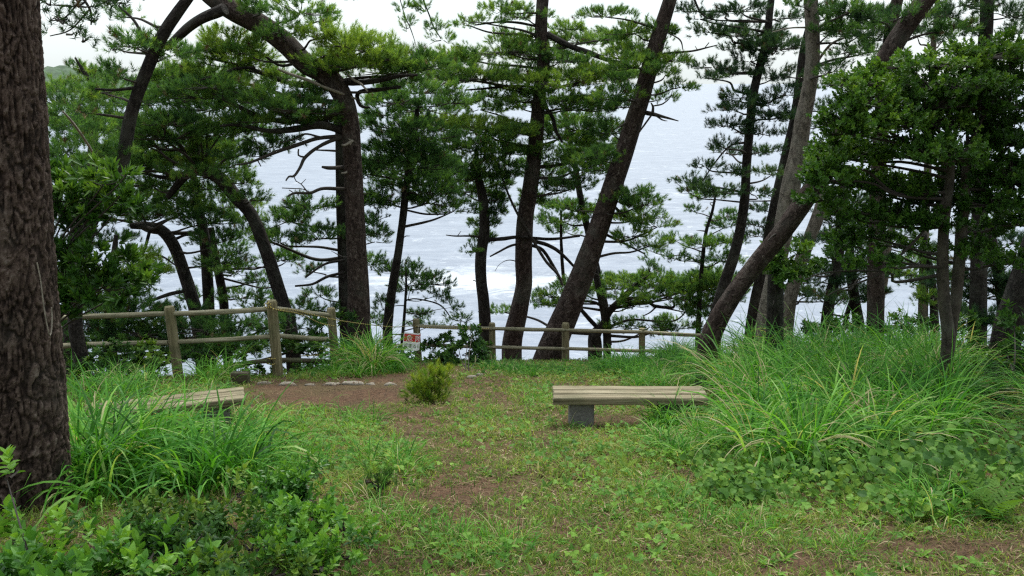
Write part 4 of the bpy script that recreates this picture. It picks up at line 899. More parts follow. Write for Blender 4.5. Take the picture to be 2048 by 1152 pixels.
PAIRS = [sprig_template(10, 80 + s, .44, (.35, 1.4), 1.3, (.5, .85), .2) for s in range(5)]
SPRIGS_SMALL = [sprig_template(9, 40 + s, .46, (.35, 1.3), 1.1, (.6, .9), .1) for s in range(4)]
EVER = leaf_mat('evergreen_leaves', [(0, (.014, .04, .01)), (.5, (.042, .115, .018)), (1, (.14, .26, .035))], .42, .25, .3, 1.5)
LANCE = [sprig_template(11, 60 + s, .26, (.15, .95), .5, (.7, 1.0), .12) for s in range(4)]
def broadleaf():
    d = 9.6
    t1, r1 = px_path([(1905, 300, 14), (1897, 380, 18), (1888, 450, 20), (1885, 540, 22), (1889, 610, 23), (1896, 690, 25)], d)
    t2, r2 = px_path([(1935, 300, 14), (1930, 380, 20), (1924, 450, 22), (1918, 530, 22), (1912, 600, 22), (1902, 660, 22)], d + .12)
    gz = float(ground(t1[-1][0], t1[-1][1])); root = np.array([t1[-1][0], t1[-1][1], gz])
    o = thing('broadleaf_tree', 'dense small leaved evergreen on twin stems, covering the upper right', 'tree', root)
    a = Acc()
    for t, r in ((t1, r1), (t2, r2)):
        t = np.concatenate([t, [[t[-1][0], t[-1][1], gz - .2]]]) - root; r = np.concatenate([r, [r[-1] * 1.15]])
        tube(a, t[::-1], r[::-1], 14, .07, .06)
    a.build('trunk', BARK_SMOOTH, o, True)
    ca = Acc(); pt = np.concatenate([catmull(np.concatenate([t1, r1[:, None]], 1), 30), catmull(np.concatenate([t2, r2[:, None]], 1), 30)])
    for q in [(1720, 165, 70, 14, .62), (1770, 150, 60, 16, .55), (1860, 125, 110, 20, .62), (1960, 105, 90, 24, .6), (2030, 95, 50, 26, .6), (1790, 180, 80, 22, .4), (1900, 165, 110, 30, .42), (2010, 150, 70, 34, .4), (1980, 200, 90, 40, .3), (1850, 205, 90, 26, .3),  # low tints on the inner right pads paint the crown's interior shade
              (1740, 200, 60, 28, .45), (1700, 240, 60, 30, .45), (1672, 295, 50, 30, .45), (1655, 350, 46, 28, .42), (1730, 150, 50, 16, .55), (1760, 245, 84, 24, .5), (1860, 240, 84, 26, .5), (1950, 240, 80, 34, .3), (2020, 270, 60, 50, .25), (1700, 262, 50, 16, .5), (1690, 310, 64, 22, .5), (1780, 300, 96, 28, .5), (1880, 300, 90, 34, .42), (1960, 330, 76, 44, .3), (2030, 350, 50, 50, .28),
              (1650, 340, 46, 20, .5), (1650, 395, 50, 16, .42), (1720, 360, 80, 26, .45), (1820, 370, 90, 30, .4), (1910, 390, 80, 30, .3), (1700, 420, 56, 20, .35), (1790, 430, 70, 24, .35), (1870, 440, 70, 22, .3), (1990, 400, 60, 30, .25), (1960, 455, 44, 14, .25), (1740, 470, 50, 14, .3), (1690, 480, 40, 16, .3), (2040, 440, 30, 30, .25), (1800, 490, 40, 14, .28), (1680, 515, 36, 14, .32), (1765, 522, 40, 13, .3), (1950, 500, 50, 16, .3), (2025, 520, 40, 24, .28), (1850, 500, 30, 12, .3)]:
        off = rng.uniform(-.5, .6); c = P(q[0], q[1], d + off); k = mpp(q[0], q[1], d + off)
        leaf_pad(ca, c - root, q[2] * k, q[3] * k * .95, max(.3, q[2] * k * .8), q[4] * .95, 1.5, .055, SPRIGS_SMALL)
        lm = limb_to(pt[:, :3], pt[:, 3], c, q[3] * k, q[2] * k, .022)
        if lm is not None:
            b = Acc(); tube(b, lm[0] - root, lm[1], 6, .1, .1); b.build('branch', TWIG, o, True)
    for k in range(16):                                   # more crown above and to the right of the frame
        c = np.array([t1[0][0] + rng.uniform(.4, 3.4), d + rng.uniform(-2.2, 1.2), rng.uniform(3.2, 4.4)])
        leaf_pad(ca, c - root, .8, .3, .8, .45, .6, .14, twigs=False)
    ca.build('crown', [BROAD, TWIG], o)
    for pts_ in ([(1888, 400, 7), (1840, 470, 6), (1790, 520, 6), (1760, 540, 5), (1690, 542, 4), (1640, 548, 3), (1610, 560, 2)], [(1830, 480, 3), (1770, 540, 4), (1720, 565, 4), (1670, 583, 3), (1655, 592, 2)], [(1926, 552, 3), (1955, 543, 2), (1985, 545, 2)]):
        q, rq = px_path(pts_, d - .1); b = Acc(); tube(b, q - root, rq, 6, .05, .12); b.build('dead_branch', TWIG, o, True)
broadleaf()

def shrub(name, label, cat, base, blobs, mat, size, T=WHORLS, stem_r=.012, up=.8, bark=TWIG, d=None, dens=1.0):
    # blobs: (px, py, rx, ry, tint, depth) foliage masses; base: (px, py) foot on the ground, or world xyz
    root = G(*base)[0] if len(base) == 2 else np.array(base)
    o = thing(name, label, cat, root)
    ca = Acc(); sa_ = Acc()
    for q in blobs:
        c = P(q[0], q[1], q[5]); k = mpp(q[0], q[1], q[5]); A, B = q[2] * k, q[3] * k
        leaf_pad(ca, c - root, A, B, max(.12, A * .7), q[4], dens, size, T, up)
        e = c - root + np.array([0, 0, -.4 * B])
        tube(sa_, [np.array([rng.normal(0, .03), rng.normal(0, .03), -.05]), e * np.array([.22, .22, .62]) + rng.normal(0, .02, 3), e], [stem_r, stem_r * .8, stem_r * .5], 6, .1, .08)
    ca.build('foliage', [mat, TWIG], o); sa_.build('stem', bark, o, True)
    return o
g0 = ground(P(200, 640, 8.6)[0], 8.6)
shrub('evergreen_shrub', 'long leaved evergreen shrub in two bright tiers behind the massive trunk', 'shrub', (P(70, 700, 8.6)[0], 8.6, float(g0)),
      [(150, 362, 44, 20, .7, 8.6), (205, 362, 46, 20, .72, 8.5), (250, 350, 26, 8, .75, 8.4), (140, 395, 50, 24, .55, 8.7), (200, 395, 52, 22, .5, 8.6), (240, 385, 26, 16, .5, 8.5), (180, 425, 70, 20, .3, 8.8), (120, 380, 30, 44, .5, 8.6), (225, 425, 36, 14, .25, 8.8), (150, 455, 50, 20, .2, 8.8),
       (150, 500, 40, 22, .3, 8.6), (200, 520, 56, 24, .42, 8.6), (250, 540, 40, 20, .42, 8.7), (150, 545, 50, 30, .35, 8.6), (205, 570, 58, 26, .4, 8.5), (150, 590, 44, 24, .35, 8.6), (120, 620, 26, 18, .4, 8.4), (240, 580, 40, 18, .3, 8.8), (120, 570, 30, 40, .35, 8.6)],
      EVER, .13, LANCE, .014, dens=1.5)
# the leafy stump's tuft
o = [x for x in bpy.data.objects if x.name == 'tree_stump'][0]
ca = Acc(); rt = np.array(o.location)
for q in [(1570, 510, 40, 18, .55), (1550, 530, 34, 18, .5), (1595, 530, 36, 18, .5), (1572, 548, 44, 16, .4), (1600, 500, 20, 10, .55), (1540, 512, 18, 8, .6)]:
    c = P(q[0], q[1], 12.1); k = mpp(q[0], q[1], 12.1); leaf_pad(ca, c - rt, q[2] * k, q[3] * k, q[2] * k * .8, q[4], 1.0, .085)
ca.build('foliage', [BROAD, TWIG], o)

shrub('shrub', 'dark rounded evergreen bush in front of the right fence post', 'shrub', (935, 742),
      [(935, 680, 26, 14, .3, 15.6), (920, 705, 40, 16, .3, 15.5), (960, 700, 30, 18, .28, 15.6), (930, 728, 52, 14, .25, 15.4), (965, 725, 30, 14, .28, 15.4), (890, 725, 20, 12, .35, 15.4), (945, 660, 14, 10, .35, 15.6)], SHRUB_DARK, .09, SPRIGS)
shrub('shrub', 'leafy bush behind the third post of the left fence', 'shrub', (600, 720),
      [(600, 690, 30, 14, .3, 14.6), (630, 670, 24, 18, .35, 14.8), (580, 700, 26, 10, .3, 14.5), (640, 645, 20, 12, .4, 14.9), (690, 640, 26, 10, .4, 14.9)], SHRUB_DARK, .09, SPRIGS)
shrub('shrub', 'low weedy bush with a yellowish sprig under the left fence rails', 'shrub', (270, 740),
      [(300, 700, 30, 14, .6, 12.2), (240, 725, 50, 16, .4, 12.2), (180, 720, 40, 20, .35, 12.2), (310, 725, 24, 16, .75, 12.0), (210, 700, 40, 10, .4, 12.4), (275, 735, 50, 12, .4, 12.0), (150, 745, 30, 16, .4, 12.0)], SHRUB_YEL if False else SHRUB_DARK, .075, SPRIGS)
shrub('shrub', 'tangle of weeds and small leaves round the foot of the corner post', 'shrub', (590, 742),
      [(520, 745, 40, 10, .4, 13.0), (580, 738, 40, 10, .45, 13.4), (640, 735, 40, 9, .5, 13.8), (700, 738, 40, 9, .5, 14.2), (760, 735, 30, 10, .4, 14.6), (480, 700, 40, 14, .35, 13.2), (430, 710, 40, 16, .3, 13.0), (500, 690, 30, 12, .35, 13.6), (700, 700, 40, 16, .35, 15.2), (620, 705, 24, 10, .4, 14.4), (380, 700, 34, 18, .3, 13.2)], SHRUB_DARK, .06, SPRIGS, .006, dens=.8)
shrub('shrub', 'straggly weeds along the cliff edge behind the sign', 'shrub', (860, 716),
      [(860, 690, 24, 12, .4, 17.2), (890, 680, 24, 10, .5, 17.3), (840, 720, 30, 12, .35, 16.6), (870, 735, 30, 10, .3, 16.2), (800, 728, 30, 12, .3, 15.8), (785, 705, 20, 14, .4, 16.0)], SHRUB_DARK, .08, SPRIGS)
shrub('shrub', 'dark bush among the trunks above the right tall grass', 'shrub', (1690, 690),
      [(1680, 650, 40, 16, .25, 15.2), (1730, 660, 34, 12, .3, 15.0), (1640, 660, 26, 12, .3, 15.2), (1775, 660, 24, 8, .3, 15.0), (1800, 640, 10, 16, .4, 14.6), (1850, 655, 34, 14, .3, 13.8), (1925, 650, 34, 16, .28, 13.4), (1960, 690, 34, 16, .28, 12.8), (1610, 660, 24, 10, .35, 15.0)], SHRUB_DARK, .09, SPRIGS)
shrub('shrub', 'broad leaved creeper bush at the foot of the black right edge trunk', 'shrub', (2020, 800),
      [(2030, 640, 22, 24, .35, 10.4), (2010, 690, 34, 18, .35, 10.3), (2035, 730, 30, 24, .3, 10.2), (1990, 740, 40, 16, .3, 10.0), (1960, 780, 50, 18, .3, 9.6), (2010, 800, 50, 24, .3, 9.4), (1930, 830, 40, 18, .3, 8.6), (1990, 850, 60, 22, .28, 8.2), (2035, 880, 40, 30, .3, 7.8)], SHRUB_DARK, .095, SPRIGS, dens=.8)
# bottom left shrubs
shrub('shrub', 'glossy bright leaved bush at the foot of the massive trunk, bottom left corner', 'shrub', (P(90, 1250, 3.6)[0], 3.6, float(ground(P(90, 1250, 3.6)[0], 3.6))),
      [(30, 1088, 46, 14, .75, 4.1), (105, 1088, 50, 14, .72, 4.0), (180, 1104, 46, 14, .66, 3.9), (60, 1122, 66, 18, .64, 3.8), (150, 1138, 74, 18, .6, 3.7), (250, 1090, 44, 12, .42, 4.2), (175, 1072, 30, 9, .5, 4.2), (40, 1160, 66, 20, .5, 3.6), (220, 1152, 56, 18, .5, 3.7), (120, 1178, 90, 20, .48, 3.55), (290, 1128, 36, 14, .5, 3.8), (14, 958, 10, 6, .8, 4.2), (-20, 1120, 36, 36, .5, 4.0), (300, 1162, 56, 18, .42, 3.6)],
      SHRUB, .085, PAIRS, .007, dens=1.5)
shrub('shrub', 'dark small leaved bush with yellowing sprigs between the left tall grass and the corner bush', 'shrub', (P(380, 1180, 4.0)[0], 4.0, float(ground(P(380, 1180, 4.0)[0], 4.0))),
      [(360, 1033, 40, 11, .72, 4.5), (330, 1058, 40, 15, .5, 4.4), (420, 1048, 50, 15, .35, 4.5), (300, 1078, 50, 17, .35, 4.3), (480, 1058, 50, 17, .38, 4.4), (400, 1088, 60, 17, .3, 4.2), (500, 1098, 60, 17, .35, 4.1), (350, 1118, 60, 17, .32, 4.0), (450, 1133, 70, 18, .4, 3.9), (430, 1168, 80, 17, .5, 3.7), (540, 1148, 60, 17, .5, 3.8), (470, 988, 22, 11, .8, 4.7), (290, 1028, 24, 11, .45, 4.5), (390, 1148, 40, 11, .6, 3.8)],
      SHRUB_DARK, .06, PAIRS, .006, dens=1.6)
shrub('shrub', 'bright low bush with pale clover like leaves beside the bare path', 'shrub', (P(630, 1150, 4.1)[0], 4.1, float(ground(P(630, 1150, 4.1)[0], 4.1))),
      [(560, 1000, 50, 24, .35, 4.8), (620, 990, 40, 24, .4, 4.9), (580, 1050, 50, 20, .6, 4.4), (640, 1045, 50, 22, .5, 4.5), (690, 1060, 36, 18, .55, 4.4), (620, 1095, 60, 20, .6, 4.1), (560, 1100, 50, 20, .7, 4.0), (690, 1110, 30, 16, .5, 4.1), (640, 1140, 60, 16, .65, 3.9), (560, 960, 30, 30, .3, 5.0), (610, 945, 24, 24, .3, 5.1)],
      SHRUB, .058, PAIRS, .006, dens=1.4)

def seedling(label, base, blobs, mat, size, dens=1.0):
    root = G(*base)[0]
    o = thing('pine_seedling', label, 'seedling', root); ca = Acc(); st = Acc()
    for q in blobs:
        D = root[1] + q[5]; c = P(q[0], q[1], D); k = mpp(q[0], q[1], D)
        foliage_pad(ca, c - root, q[2] * k, q[3] * k, q[2] * k, q[4], dens, size, TUFTS_NEAR, 1.3)
        e = c - root; tube(st, [np.array([0, 0, -.03]), e * .5, e], [.009, .007, .004], 5, .05, .05)
    ca.build('crown', [mat, TWIG, LITTER], o); st.build('trunk', TWIG, o, True)
seedling('bushy yellow green pine seedling alone on the bare soil', (858, 806),
         [(835, 790, 20, 14, .62, 0), (860, 785, 26, 18, .62, .05), (885, 765, 18, 16, .62, .1), (850, 765, 20, 16, .62, .05), (870, 750, 20, 12, .62, .1), (895, 748, 12, 10, .62, .1), (830, 772, 14, 10, .62, 0), (875, 795, 18, 10, .62, 0)], FERN, .085, 1.1)
seedling('little dark pine seedling near the left edge of the path', (758, 990),
         [(755, 955, 14, 16, .35, 0), (740, 960, 10, 12, .35, 0), (770, 962, 12, 12, .4, 0), (756, 975, 18, 10, .35, 0)], PINE, .075, .8)

# ---------------------------------------------------------------- fences, ropes, sign
def px_post(acc, x, ytop, d, w, lean=0, ybase=None):
    top = P(x, ytop, d); k = mpp(x, ytop, d)
    gz = float(ground(top[0], d))
    b = np.array([top[0] + lean, d, gz - .25]); r = w * .5 * k
    tube(acc, [b, (b + top) / 2, top - [0, 0, .012], top], [r * 1.03, r, r, r * .86], 16, .05, .035)
    return top, r
fl = thing('rail_fence', 'nearer weathered log fence with three posts and a slack rope, left', 'fence', P(545, 745, 12.8))
fo = np.array(fl.location)
def child(acc, name, mat, o, oo, smooth=True):
    for i in range(len(acc.V)): acc.V[i] = acc.V[i] - oo
    return acc.build(name, mat, o, smooth)
for x, yt, d, w, ln in ((338, 613, 12.7, 20, .05), (543, 601, 12.75, 21, .03), (662, 616, 14.0, 17, .03), (60, 640, 12.6, 20, 0)):
    a = Acc(); px_post(a, x, yt, d, w, ln); child(a, 'post', WOOD_POST, fl, fo)
def rail(pts, o, oo, mat, nm='rail', amp=.12, sides=12):
    q, r = px_path([(x, y, w, d) for x, y, w, d in pts], 0); a = Acc(); tube(a, q, r, sides, .05, amp); child(a, nm, mat, o, oo)
rail([(55, 640, 11, 12.6), (150, 634, 10, 12.65), (240, 631, 11, 12.7), (336, 627, 10, 12.7)], fl, fo, WOOD_RAIL)
rail([(340, 628, 10, 12.7), (440, 624, 11, 12.72), (542, 618, 10, 12.75)], fl, fo, WOOD_RAIL)
rail([(545, 616, 9, 12.75), (610, 625, 10, 13.4), (662, 631, 9, 14.0)], fl, fo, WOOD_RAIL)
rail([(55, 697, 11, 12.6), (160, 690, 11, 12.65), (336, 685, 10, 12.7)], fl, fo, WOOD_RAIL)
rail([(340, 684, 9, 12.7), (440, 680, 10, 12.72), (542, 673, 9, 12.75)], fl, fo, WOOD_RAIL)
rail([(545, 670, 9, 12.75), (610, 676, 10, 13.4), (662, 679, 8, 14.0)], fl, fo, WOOD_RAIL)
rail([(466, 730, 10, 12.6), (500, 725, 9, 12.66), (543, 721, 10, 12.7)], fl, fo, WOOD_DARK)
rail([(543, 720, 10, 12.7), (600, 721, 10, 13.2), (660, 724, 10, 13.9), (735, 730, 9, 14.5)], fl, fo, WOOD_DARK)

fr_ = thing('rail_fence', 'farther log fence at the cliff edge, with four posts, right of the danger sign', 'fence', P(985, 715, 18.0))
fo2 = np.array(fr_.location)
for x, yt, d, w, ln in ((832, 638, 17.3, 14, .04), (984, 646, 17.9, 13, .02), (1131, 646, 18.0, 15, .02), (1284, 657, 18.6, 13, .03), (1420, 668, 19.2, 12, .02)):
    a = Acc(); px_post(a, x, yt, d, w, ln); child(a, 'post', WOOD_POST, fr_, fo2)
PTS = [(832, 652, 17.3), (984, 657, 17.9), (1131, 660, 18.0), (1284, 664, 18.6), (1420, 672, 19.2)]
for i in range(4):
    (x0, y0, d0), (x1, y1, d1) = PTS[i], PTS[i + 1]
    rail([(x0, y0, 7, d0 - .06), ((x0 + x1) / 2, (y0 + y1) / 2 + .5, 8, (d0 + d1) / 2 - .06), (x1, y1, 7, d1 - .06)], fr_, fo2, WOOD_RAIL)
    rail([(x0, y0 + 37, 7, d0 - .06), ((x0 + x1) / 2, (y0 + y1) / 2 + 37.5, 7, (d0 + d1) / 2 - .06), (x1, y1 + 38, 7, d1 - .06)], fr_, fo2, WOOD_RAIL)

ra = Acc()
r0 = np.array(P(543, 610, 12.6))
def rope(pts, w=3.2):
    q, r = px_path([(x, y, w, d) for x, y, d in pts], 0); tube(ra, q - r0, r * 0 + .009, 6, .03, 0)
rope([(534, 606, 12.62), (548, 618, 12.6), (580, 619, 13.0), (620, 628, 13.4), (663, 638, 13.85), (705, 645, 14.6), (745, 650, 15.0), (790, 654, 16.0), (824, 652, 17.1), (860, 656, 17.25), (920, 658, 17.5), (980, 657, 17.7)])
rope([(534, 614, 12.62), (556, 620, 12.62), (600, 628, 13.2), (640, 646, 13.6), (668, 652, 13.82)])
rope([(540, 608, 12.6), (529, 608, 12.64), (532, 616, 12.6), (543, 611, 12.58), (534, 603, 12.6)], 4)
tag(ra.build('rope', ROPE, None, False, None), 'yellow and black rope strung from the corner post past the sign along the farther fence', 'rope'); bpy.data.objects['rope'].location = r0
ra = Acc(); r0 = np.array(P(663, 708, 13.8))
rope([(600, 712, 13.2), (640, 710, 13.6), (663, 708, 13.85), (700, 704, 14.5), (745, 698, 15.2), (790, 691, 15.9), (806, 689, 16.15)])
for yy in (717, 728): rope([(534, yy - 1, 12.75), (538, yy, 12.62), (546, yy + 1, 12.6), (554, yy - 1, 12.75)])
o = ra.build('rope', ROPE); tag(o, 'lower striped rope running through the grass to the bottom of the sign', 'rope'); o.location = r0

def danger_sign():
    d = 16.2; tl = P(808, 664.5, d); k = mpp(820, 680, d)
    o = thing('danger_sign', 'small red and white warning sheet hung on the rope in front of the fence', 'sign', tl)
    W, H, FL = 29 * k, 33 * k, 9 * k
    ang = math.radians(6); bend = math.radians(62)
    def place(V):
        V = np.asarray(V, float).copy()
        over = V[:, 0] > W
        x = np.where(over, W + (V[:, 0] - W) * math.cos(bend), V[:, 0]); y = np.where(over, (V[:, 0] - W) * math.sin(bend), 0) + V[:, 1] + .3 * V[:, 2]
        c, s = math.cos(-ang), math.sin(-ang)
        return np.stack([x * c - V[:, 2] * s, y, x * s + V[:, 2] * c], -1)
    def slab(x0, x1, z0, z1, y, th):
        a = Acc(); xs = np.array(sorted(set([x0, min(W, x1), x1]))); V = []
        for yy in (y, y + th):
            for x in xs: V += [[x, yy, z0], [x, yy, z1]]
        n = len(xs); F = []
        for i in range(n - 1):
            F += [[2 * i, 2 * i + 2, 2 * i + 3, 2 * i + 1], [2 * n + 2 * i, 2 * n + 2 * i + 1, 2 * n + 2 * i + 3, 2 * n + 2 * i + 2],
                  [2 * i, 2 * n + 2 * i, 2 * n + 2 * i + 2, 2 * i + 2], [2 * i + 1, 2 * i + 3, 2 * n + 2 * i + 3, 2 * n + 2 * i + 1]]
        F += [[0, 1, 2 * n + 1, 2 * n], [2 * n - 2, 4 * n - 2, 4 * n - 1, 2 * n - 1]]
        a.add(place(V), F); return a
    slab(0, W + FL, -H, 0, 0, .003).build('panel', PAINT_WHITE, o)
    slab(.05 * W, W + FL * .9, -.50 * H, -.07 * H, -.003, .0025).build('red_band', PAINT_RED, o)
    def text(s, x, z, size, y, mat, nm, sp=1.0):
        cu = bpy.data.curves.new(nm, 'FONT'); cu.body = s; cu.size = size; cu.offset = size * .004; cu.space_character = sp
        t = bpy.data.objects.new(nm, cu); col.objects.link(t); bpy.context.view_layer.update()
        me = bpy.data.meshes.new_from_object(t.evaluated_get(bpy.context.evaluated_depsgraph_get()))
        bpy.data.objects.remove(t)
        V = np.empty(len(me.vertices) * 3); me.vertices.foreach_get('co', V); V = V.reshape(-1, 3)
        V = place(np.stack([V[:, 0] + x, np.full(len(V), y), V[:, 1] + z], -1)); me.vertices.foreach_set('co', V.ravel()); me.update()
        me.materials.append(mat); q = bpy.data.objects.new(nm, me); col.objects.link(q); q.parent = o
    text('危', .20 * W, -.45 * H, .40 * H, -.005, PAINT_WHITE, 'lettering')
    text('険', .80 * W, -.45 * H, .40 * H, -.005, PAINT_WHITE, 'lettering')
    text('近寄るな', .08 * W, -.84 * H, .26 * H, -.002, PAINT_BLACK, 'lettering', .98)
    for x in (.08 * W, .93 * W):
        a = Acc(); tube(a, [place([[x, 0, -.02 * H]])[0], place([[x, .02, .25 * H]])[0], place([[x, .05, .45 * H]])[0]], .003, 5, .05, 0); a.build('string', STRING, o)
danger_sign()

# ---------------------------------------------------------------- benches
def bench(label, cen, yaw, top_z, L=1.62, Dp=.36, T=.075, legs=True):
    g = float(ground(cen[0], cen[1]))
    o = thing('bench', label, 'bench', (cen[0], cen[1], g)); o.rotation_euler = (0, 0, yaw)
    zt = top_z - g; n = 3; w = Dp / n
    for i in range(n):
        a = Acc(); box(a, [rng.normal(0, .006), -Dp / 2 + w * (i + .5), zt - T / 2 + rng.normal(0, .002)], [L, w - .006, T], None, 0, 0, .008, .0015)
        a.build('plank', WOOD_SEAT, o)
    for s in (-1, 1):
        a = Acc(); hgt = zt - T + .25; box(a, [s * L * .31, .01, zt - T - hgt / 2], [.25, Dp * .72, hgt], None, 0, 2, .012, .002); a.build('leg', CONCRETE, o)
    return o
df = 8.1
zt = float(P(1165, 796, df)[2])
xl, xr = P(1107, 796, df)[0], P(1418, 797, df)[0]
bench('plank bench on concrete block legs, standing free at the right of the path', ((xl + xr) / 2, df + .18), math.radians(-.6), zt, xr - xl)
c1 = P(491, 796, df); c0 = P(160, 829, 7.58)
yaw = math.atan2(c1[1] - c0[1], c1[0] - c0[0]); Lb = float(np.hypot(c1[0] - c0[0], c1[1] - c0[1]))
nrm = np.array([-math.sin(yaw), math.cos(yaw)])
mid = (c0[:2] + c1[:2]) / 2 + nrm * .18
bench('plank bench half swallowed by tall grass on the left', mid, yaw, float(c1[2]), Lb)

# ---------------------------------------------------------------- small things
for i, (x, y, w) in enumerate([(528, 769, 24), (577, 771, 34), (620, 772, 18), (664, 771, 30), (706, 770, 38), (742, 770, 20), (780, 771, 26), (945, 757, 22), (960, 752, 14)]):
    p = G(x, y)[0]; k = mpp(x, y, p[1])
    th = np.linspace(0, 2 * math.pi, 15)[:-1]; R = w * .5 * k; a = Acc()
    V = [];  hs = [0, .55, .95, 1.0]; rs = [1.0, 1.02, .85, .35]; hh = .028 + .03 * rng.random(); sd = rng.random() * 40
    for h_, r_ in zip(hs, rs):
        rr = R * r_ * (1 + .9 * (vnoise(np.cos(th) * 1.5 + sd, np.sin(th) * 1.5 + h_, 0.) - .5))
        V += np.stack([rr * np.cos(th), rr * np.sin(th) * .5, np.full(14, h_ * hh - .02) + .012 * vnoise(th * 2 + sd, th * 0 + h_ * 3)], -1).tolist()
    F = [[r * 14 + j, r * 14 + (j + 1) % 14, (r + 1) * 14 + (j + 1) % 14, (r + 1) * 14 + j] for r in range(3) for j in range(14)]
    a.add(V, F); V = np.array(V[-14:]); a.add(np.concatenate([V, V.mean(0)[None]]), [[j, (j + 1) % 14, 14] for j in range(14)])
    o = a.build('edging_stone', STONE, None, True); o.location = p
    tag(o, 'flat pale stone half sunk in the soil row behind the bare patch' if i < 7 else ['grey fallen stone beside the pine seedling', 'smallest grey stone on the soil near the dark bush'][i - 7], 'stone', 'edging stones of the bare patch' if i < 7 else None)
# wooden stub by the left bench
p = G(482, 768)[0]; a = Acc(); k = mpp(482, 750, p[1])
box(a, [0, 0, .06], [34 * k, .12, .24], None, 0, 0, .01, .004)
o = a.build('wood_block', WOOD_DARK, None, False); o.location = p; tag(o, 'grey rotten block of timber standing behind the end of the left bench', 'block')
# bare vine hanging on the massive trunk
a = Acc(); D0 = 5.35
def on_trunk(x, y):
    cxx = np.interp(y, [0, 200, 500, 800, 985], [-4, 7, 21, 35, 44]); R = np.interp(y, [0, 985], [72, 86]); k = mpp(x, y, D0)
    q = np.clip((x - cxx) / R, -.995, .995)
    return P(x, y, D0 - (math.sqrt(1 - q * q) * R + 9) * k)
vp = [on_trunk(x, y) for x, y in ((74, 525), (81, 560), (88, 615), (95, 655), (100, 672), (103, 660), (104, 635), (103, 615))]
tube(a, np.array(vp) - vp[0], .0042, 6, .03, .1)
o = a.build('vine', BARK_PALE, None, True); o.location = vp[0]; tag(o, 'bare pale vine stem looped down the side of the massive trunk', 'vine')
# ---------------------------------------------------------------- ground cover
def ell(px, py, L):
    m = np.zeros_like(px)
    for (x, y, rx, ry, s) in L: m = np.maximum(m, s * (1 - sstep(.55, 1.15, np.hypot((px - x) / rx, (py - y) / ry))))
    return m
DIRT = [(660, 790, 190, 28, 1.35), (560, 785, 80, 20, 1.35), (770, 762, 90, 14, 1.2), (930, 772, 90, 16, .6), (760, 828, 130, 16, .8), (860, 870, 90, 24, .5), (960, 1050, 110, 34, .5), (940, 985, 120, 22, .85), (850, 995, 80, 14, .7), (1000, 960, 70, 16, .6), (1240, 845, 70, 18, 1), (1140, 870, 80, 12, .6), (900, 915, 90, 20, .55),
        (1880, 1098, 210, 20, .7), (1700, 1062, 160, 12, .6), (1400, 955, 110, 12, .5), (800, 1130, 90, 18, .6), (1020, 800, 60, 16, .5), (1450, 1110, 120, 16, .5), (1130, 1060, 120, 16, .5), (1650, 1130, 120, 20, .5)]
LUSH = [(600, 880, 200, 60, 1), (790, 925, 110, 34, 1), (1250, 890, 130, 44, .9), (1330, 905, 180, 50, .9), (1250, 750, 240, 22, 1), (1060, 790, 60, 30, .8), (660, 745, 130, 16, .9), (1350, 1010, 190, 40, .7), (1320, 1080, 90, 22, .7), (960, 1110, 110, 26, .6), (1160, 935, 160, 26, .7), (1520, 930, 140, 40, .8), (1560, 1040, 140, 24, .5), (1000, 860, 120, 24, .6), (700, 960, 90, 50, .6), (1800, 1010, 200, 40, .7)]
def scatter(n, ymin=2.3, ymax=19.5, grow=1.0, pw=0.0):
    u = rng.random(n)
    y = ymin * (ymax / ymin) ** u
    x = (rng.random(n) * 2 - 1) * (.8 * y + 2.2)
    p = np.stack([x, y, ground(x, y)], -1)
    px, py = project(p)
    return p, px, py
# short turf
p, px, py = scatter(50000)
dm, lm = ell(px, py, DIRT), ell(px, py, LUSH)
cov = .86 + .9 * (fbm(p[:, 0] * 1.1, p[:, 1] * 1.1, 5.0, 3) - .5) - .72 * dm + .4 * lm
ok = (rng.random(len(p)) < cov) & (p[:, 1] < edge(p[:, 0]) + .6)
p, lm, dm = p[ok], lm[ok], dm[ok]
nb = 9; N = len(p); rr = np.repeat(np.arange(N), nb)
dist = p[rr, 1]
root = p[rr] + np.stack([rng.normal(0, .028, N * nb), rng.normal(0, .028, N * nb), np.full(N * nb, -.004)], -1)
Lg = (.045 + .05 * rng.random(N) + .09 * lm * rng.random(N))[rr] * (.5 + .7 * rng.random(N * nb))
tn = np.clip((.42 + .25 * (lm - dm))[rr] + rng.normal(0, .2, N * nb) + np.where(rng.random(N * nb) < .2, .4, 0), 0, 1)
ta = Acc(); blades(ta, root, Lg, .0035 + .0007 * dist, rng.random(N * nb) * 6.283, rng.random(N * nb) * .7 + .1, .5 + 1.2 * rng.random(N * nb), 3, 0, tn)
tag(ta.build('grass', GRASS), 'short patchy turf over the clearing', 'grass', None, 'stuff')
# clover and small weeds
LV, LFc = leaf(1.0, .95, .15, .12)
tri = [(LV @ np.array([[math.cos(a_), -math.sin(a_), 0], [math.sin(a_), math.cos(a_), 0], [0, 0, 1]]).T + np.array([0, 0, 0]), LFc) for a_ in (0, 2.094, 4.189)]
TRI = (np.concatenate([t[0] for t in tri]), np.concatenate([t[1] + i * len(LV) for i, t in enumerate(tri)]), np.zeros(3 * len(LV)))
p, px, py = scatter(106000)
dm, lm = ell(px, py, DIRT), ell(px, py, LUSH)
cov = .04 + .5 * (fbm(p[:, 0] * 1.7 + 30, p[:, 1] * 1.7, 2.0, 3) - .45) - .8 * dm + .5 * lm
ok = (rng.random(len(p)) < cov) & (p[:, 1] < edge(p[:, 0]) + .8)
p, lm = p[ok], lm[ok]; N = len(p)
p[:, 2] += .015 + (.05 + .07 * lm) * rng.random(N)
dr = np.stack([rng.normal(0, .38, N), rng.normal(-.15, .38, N), np.ones(N)], -1)
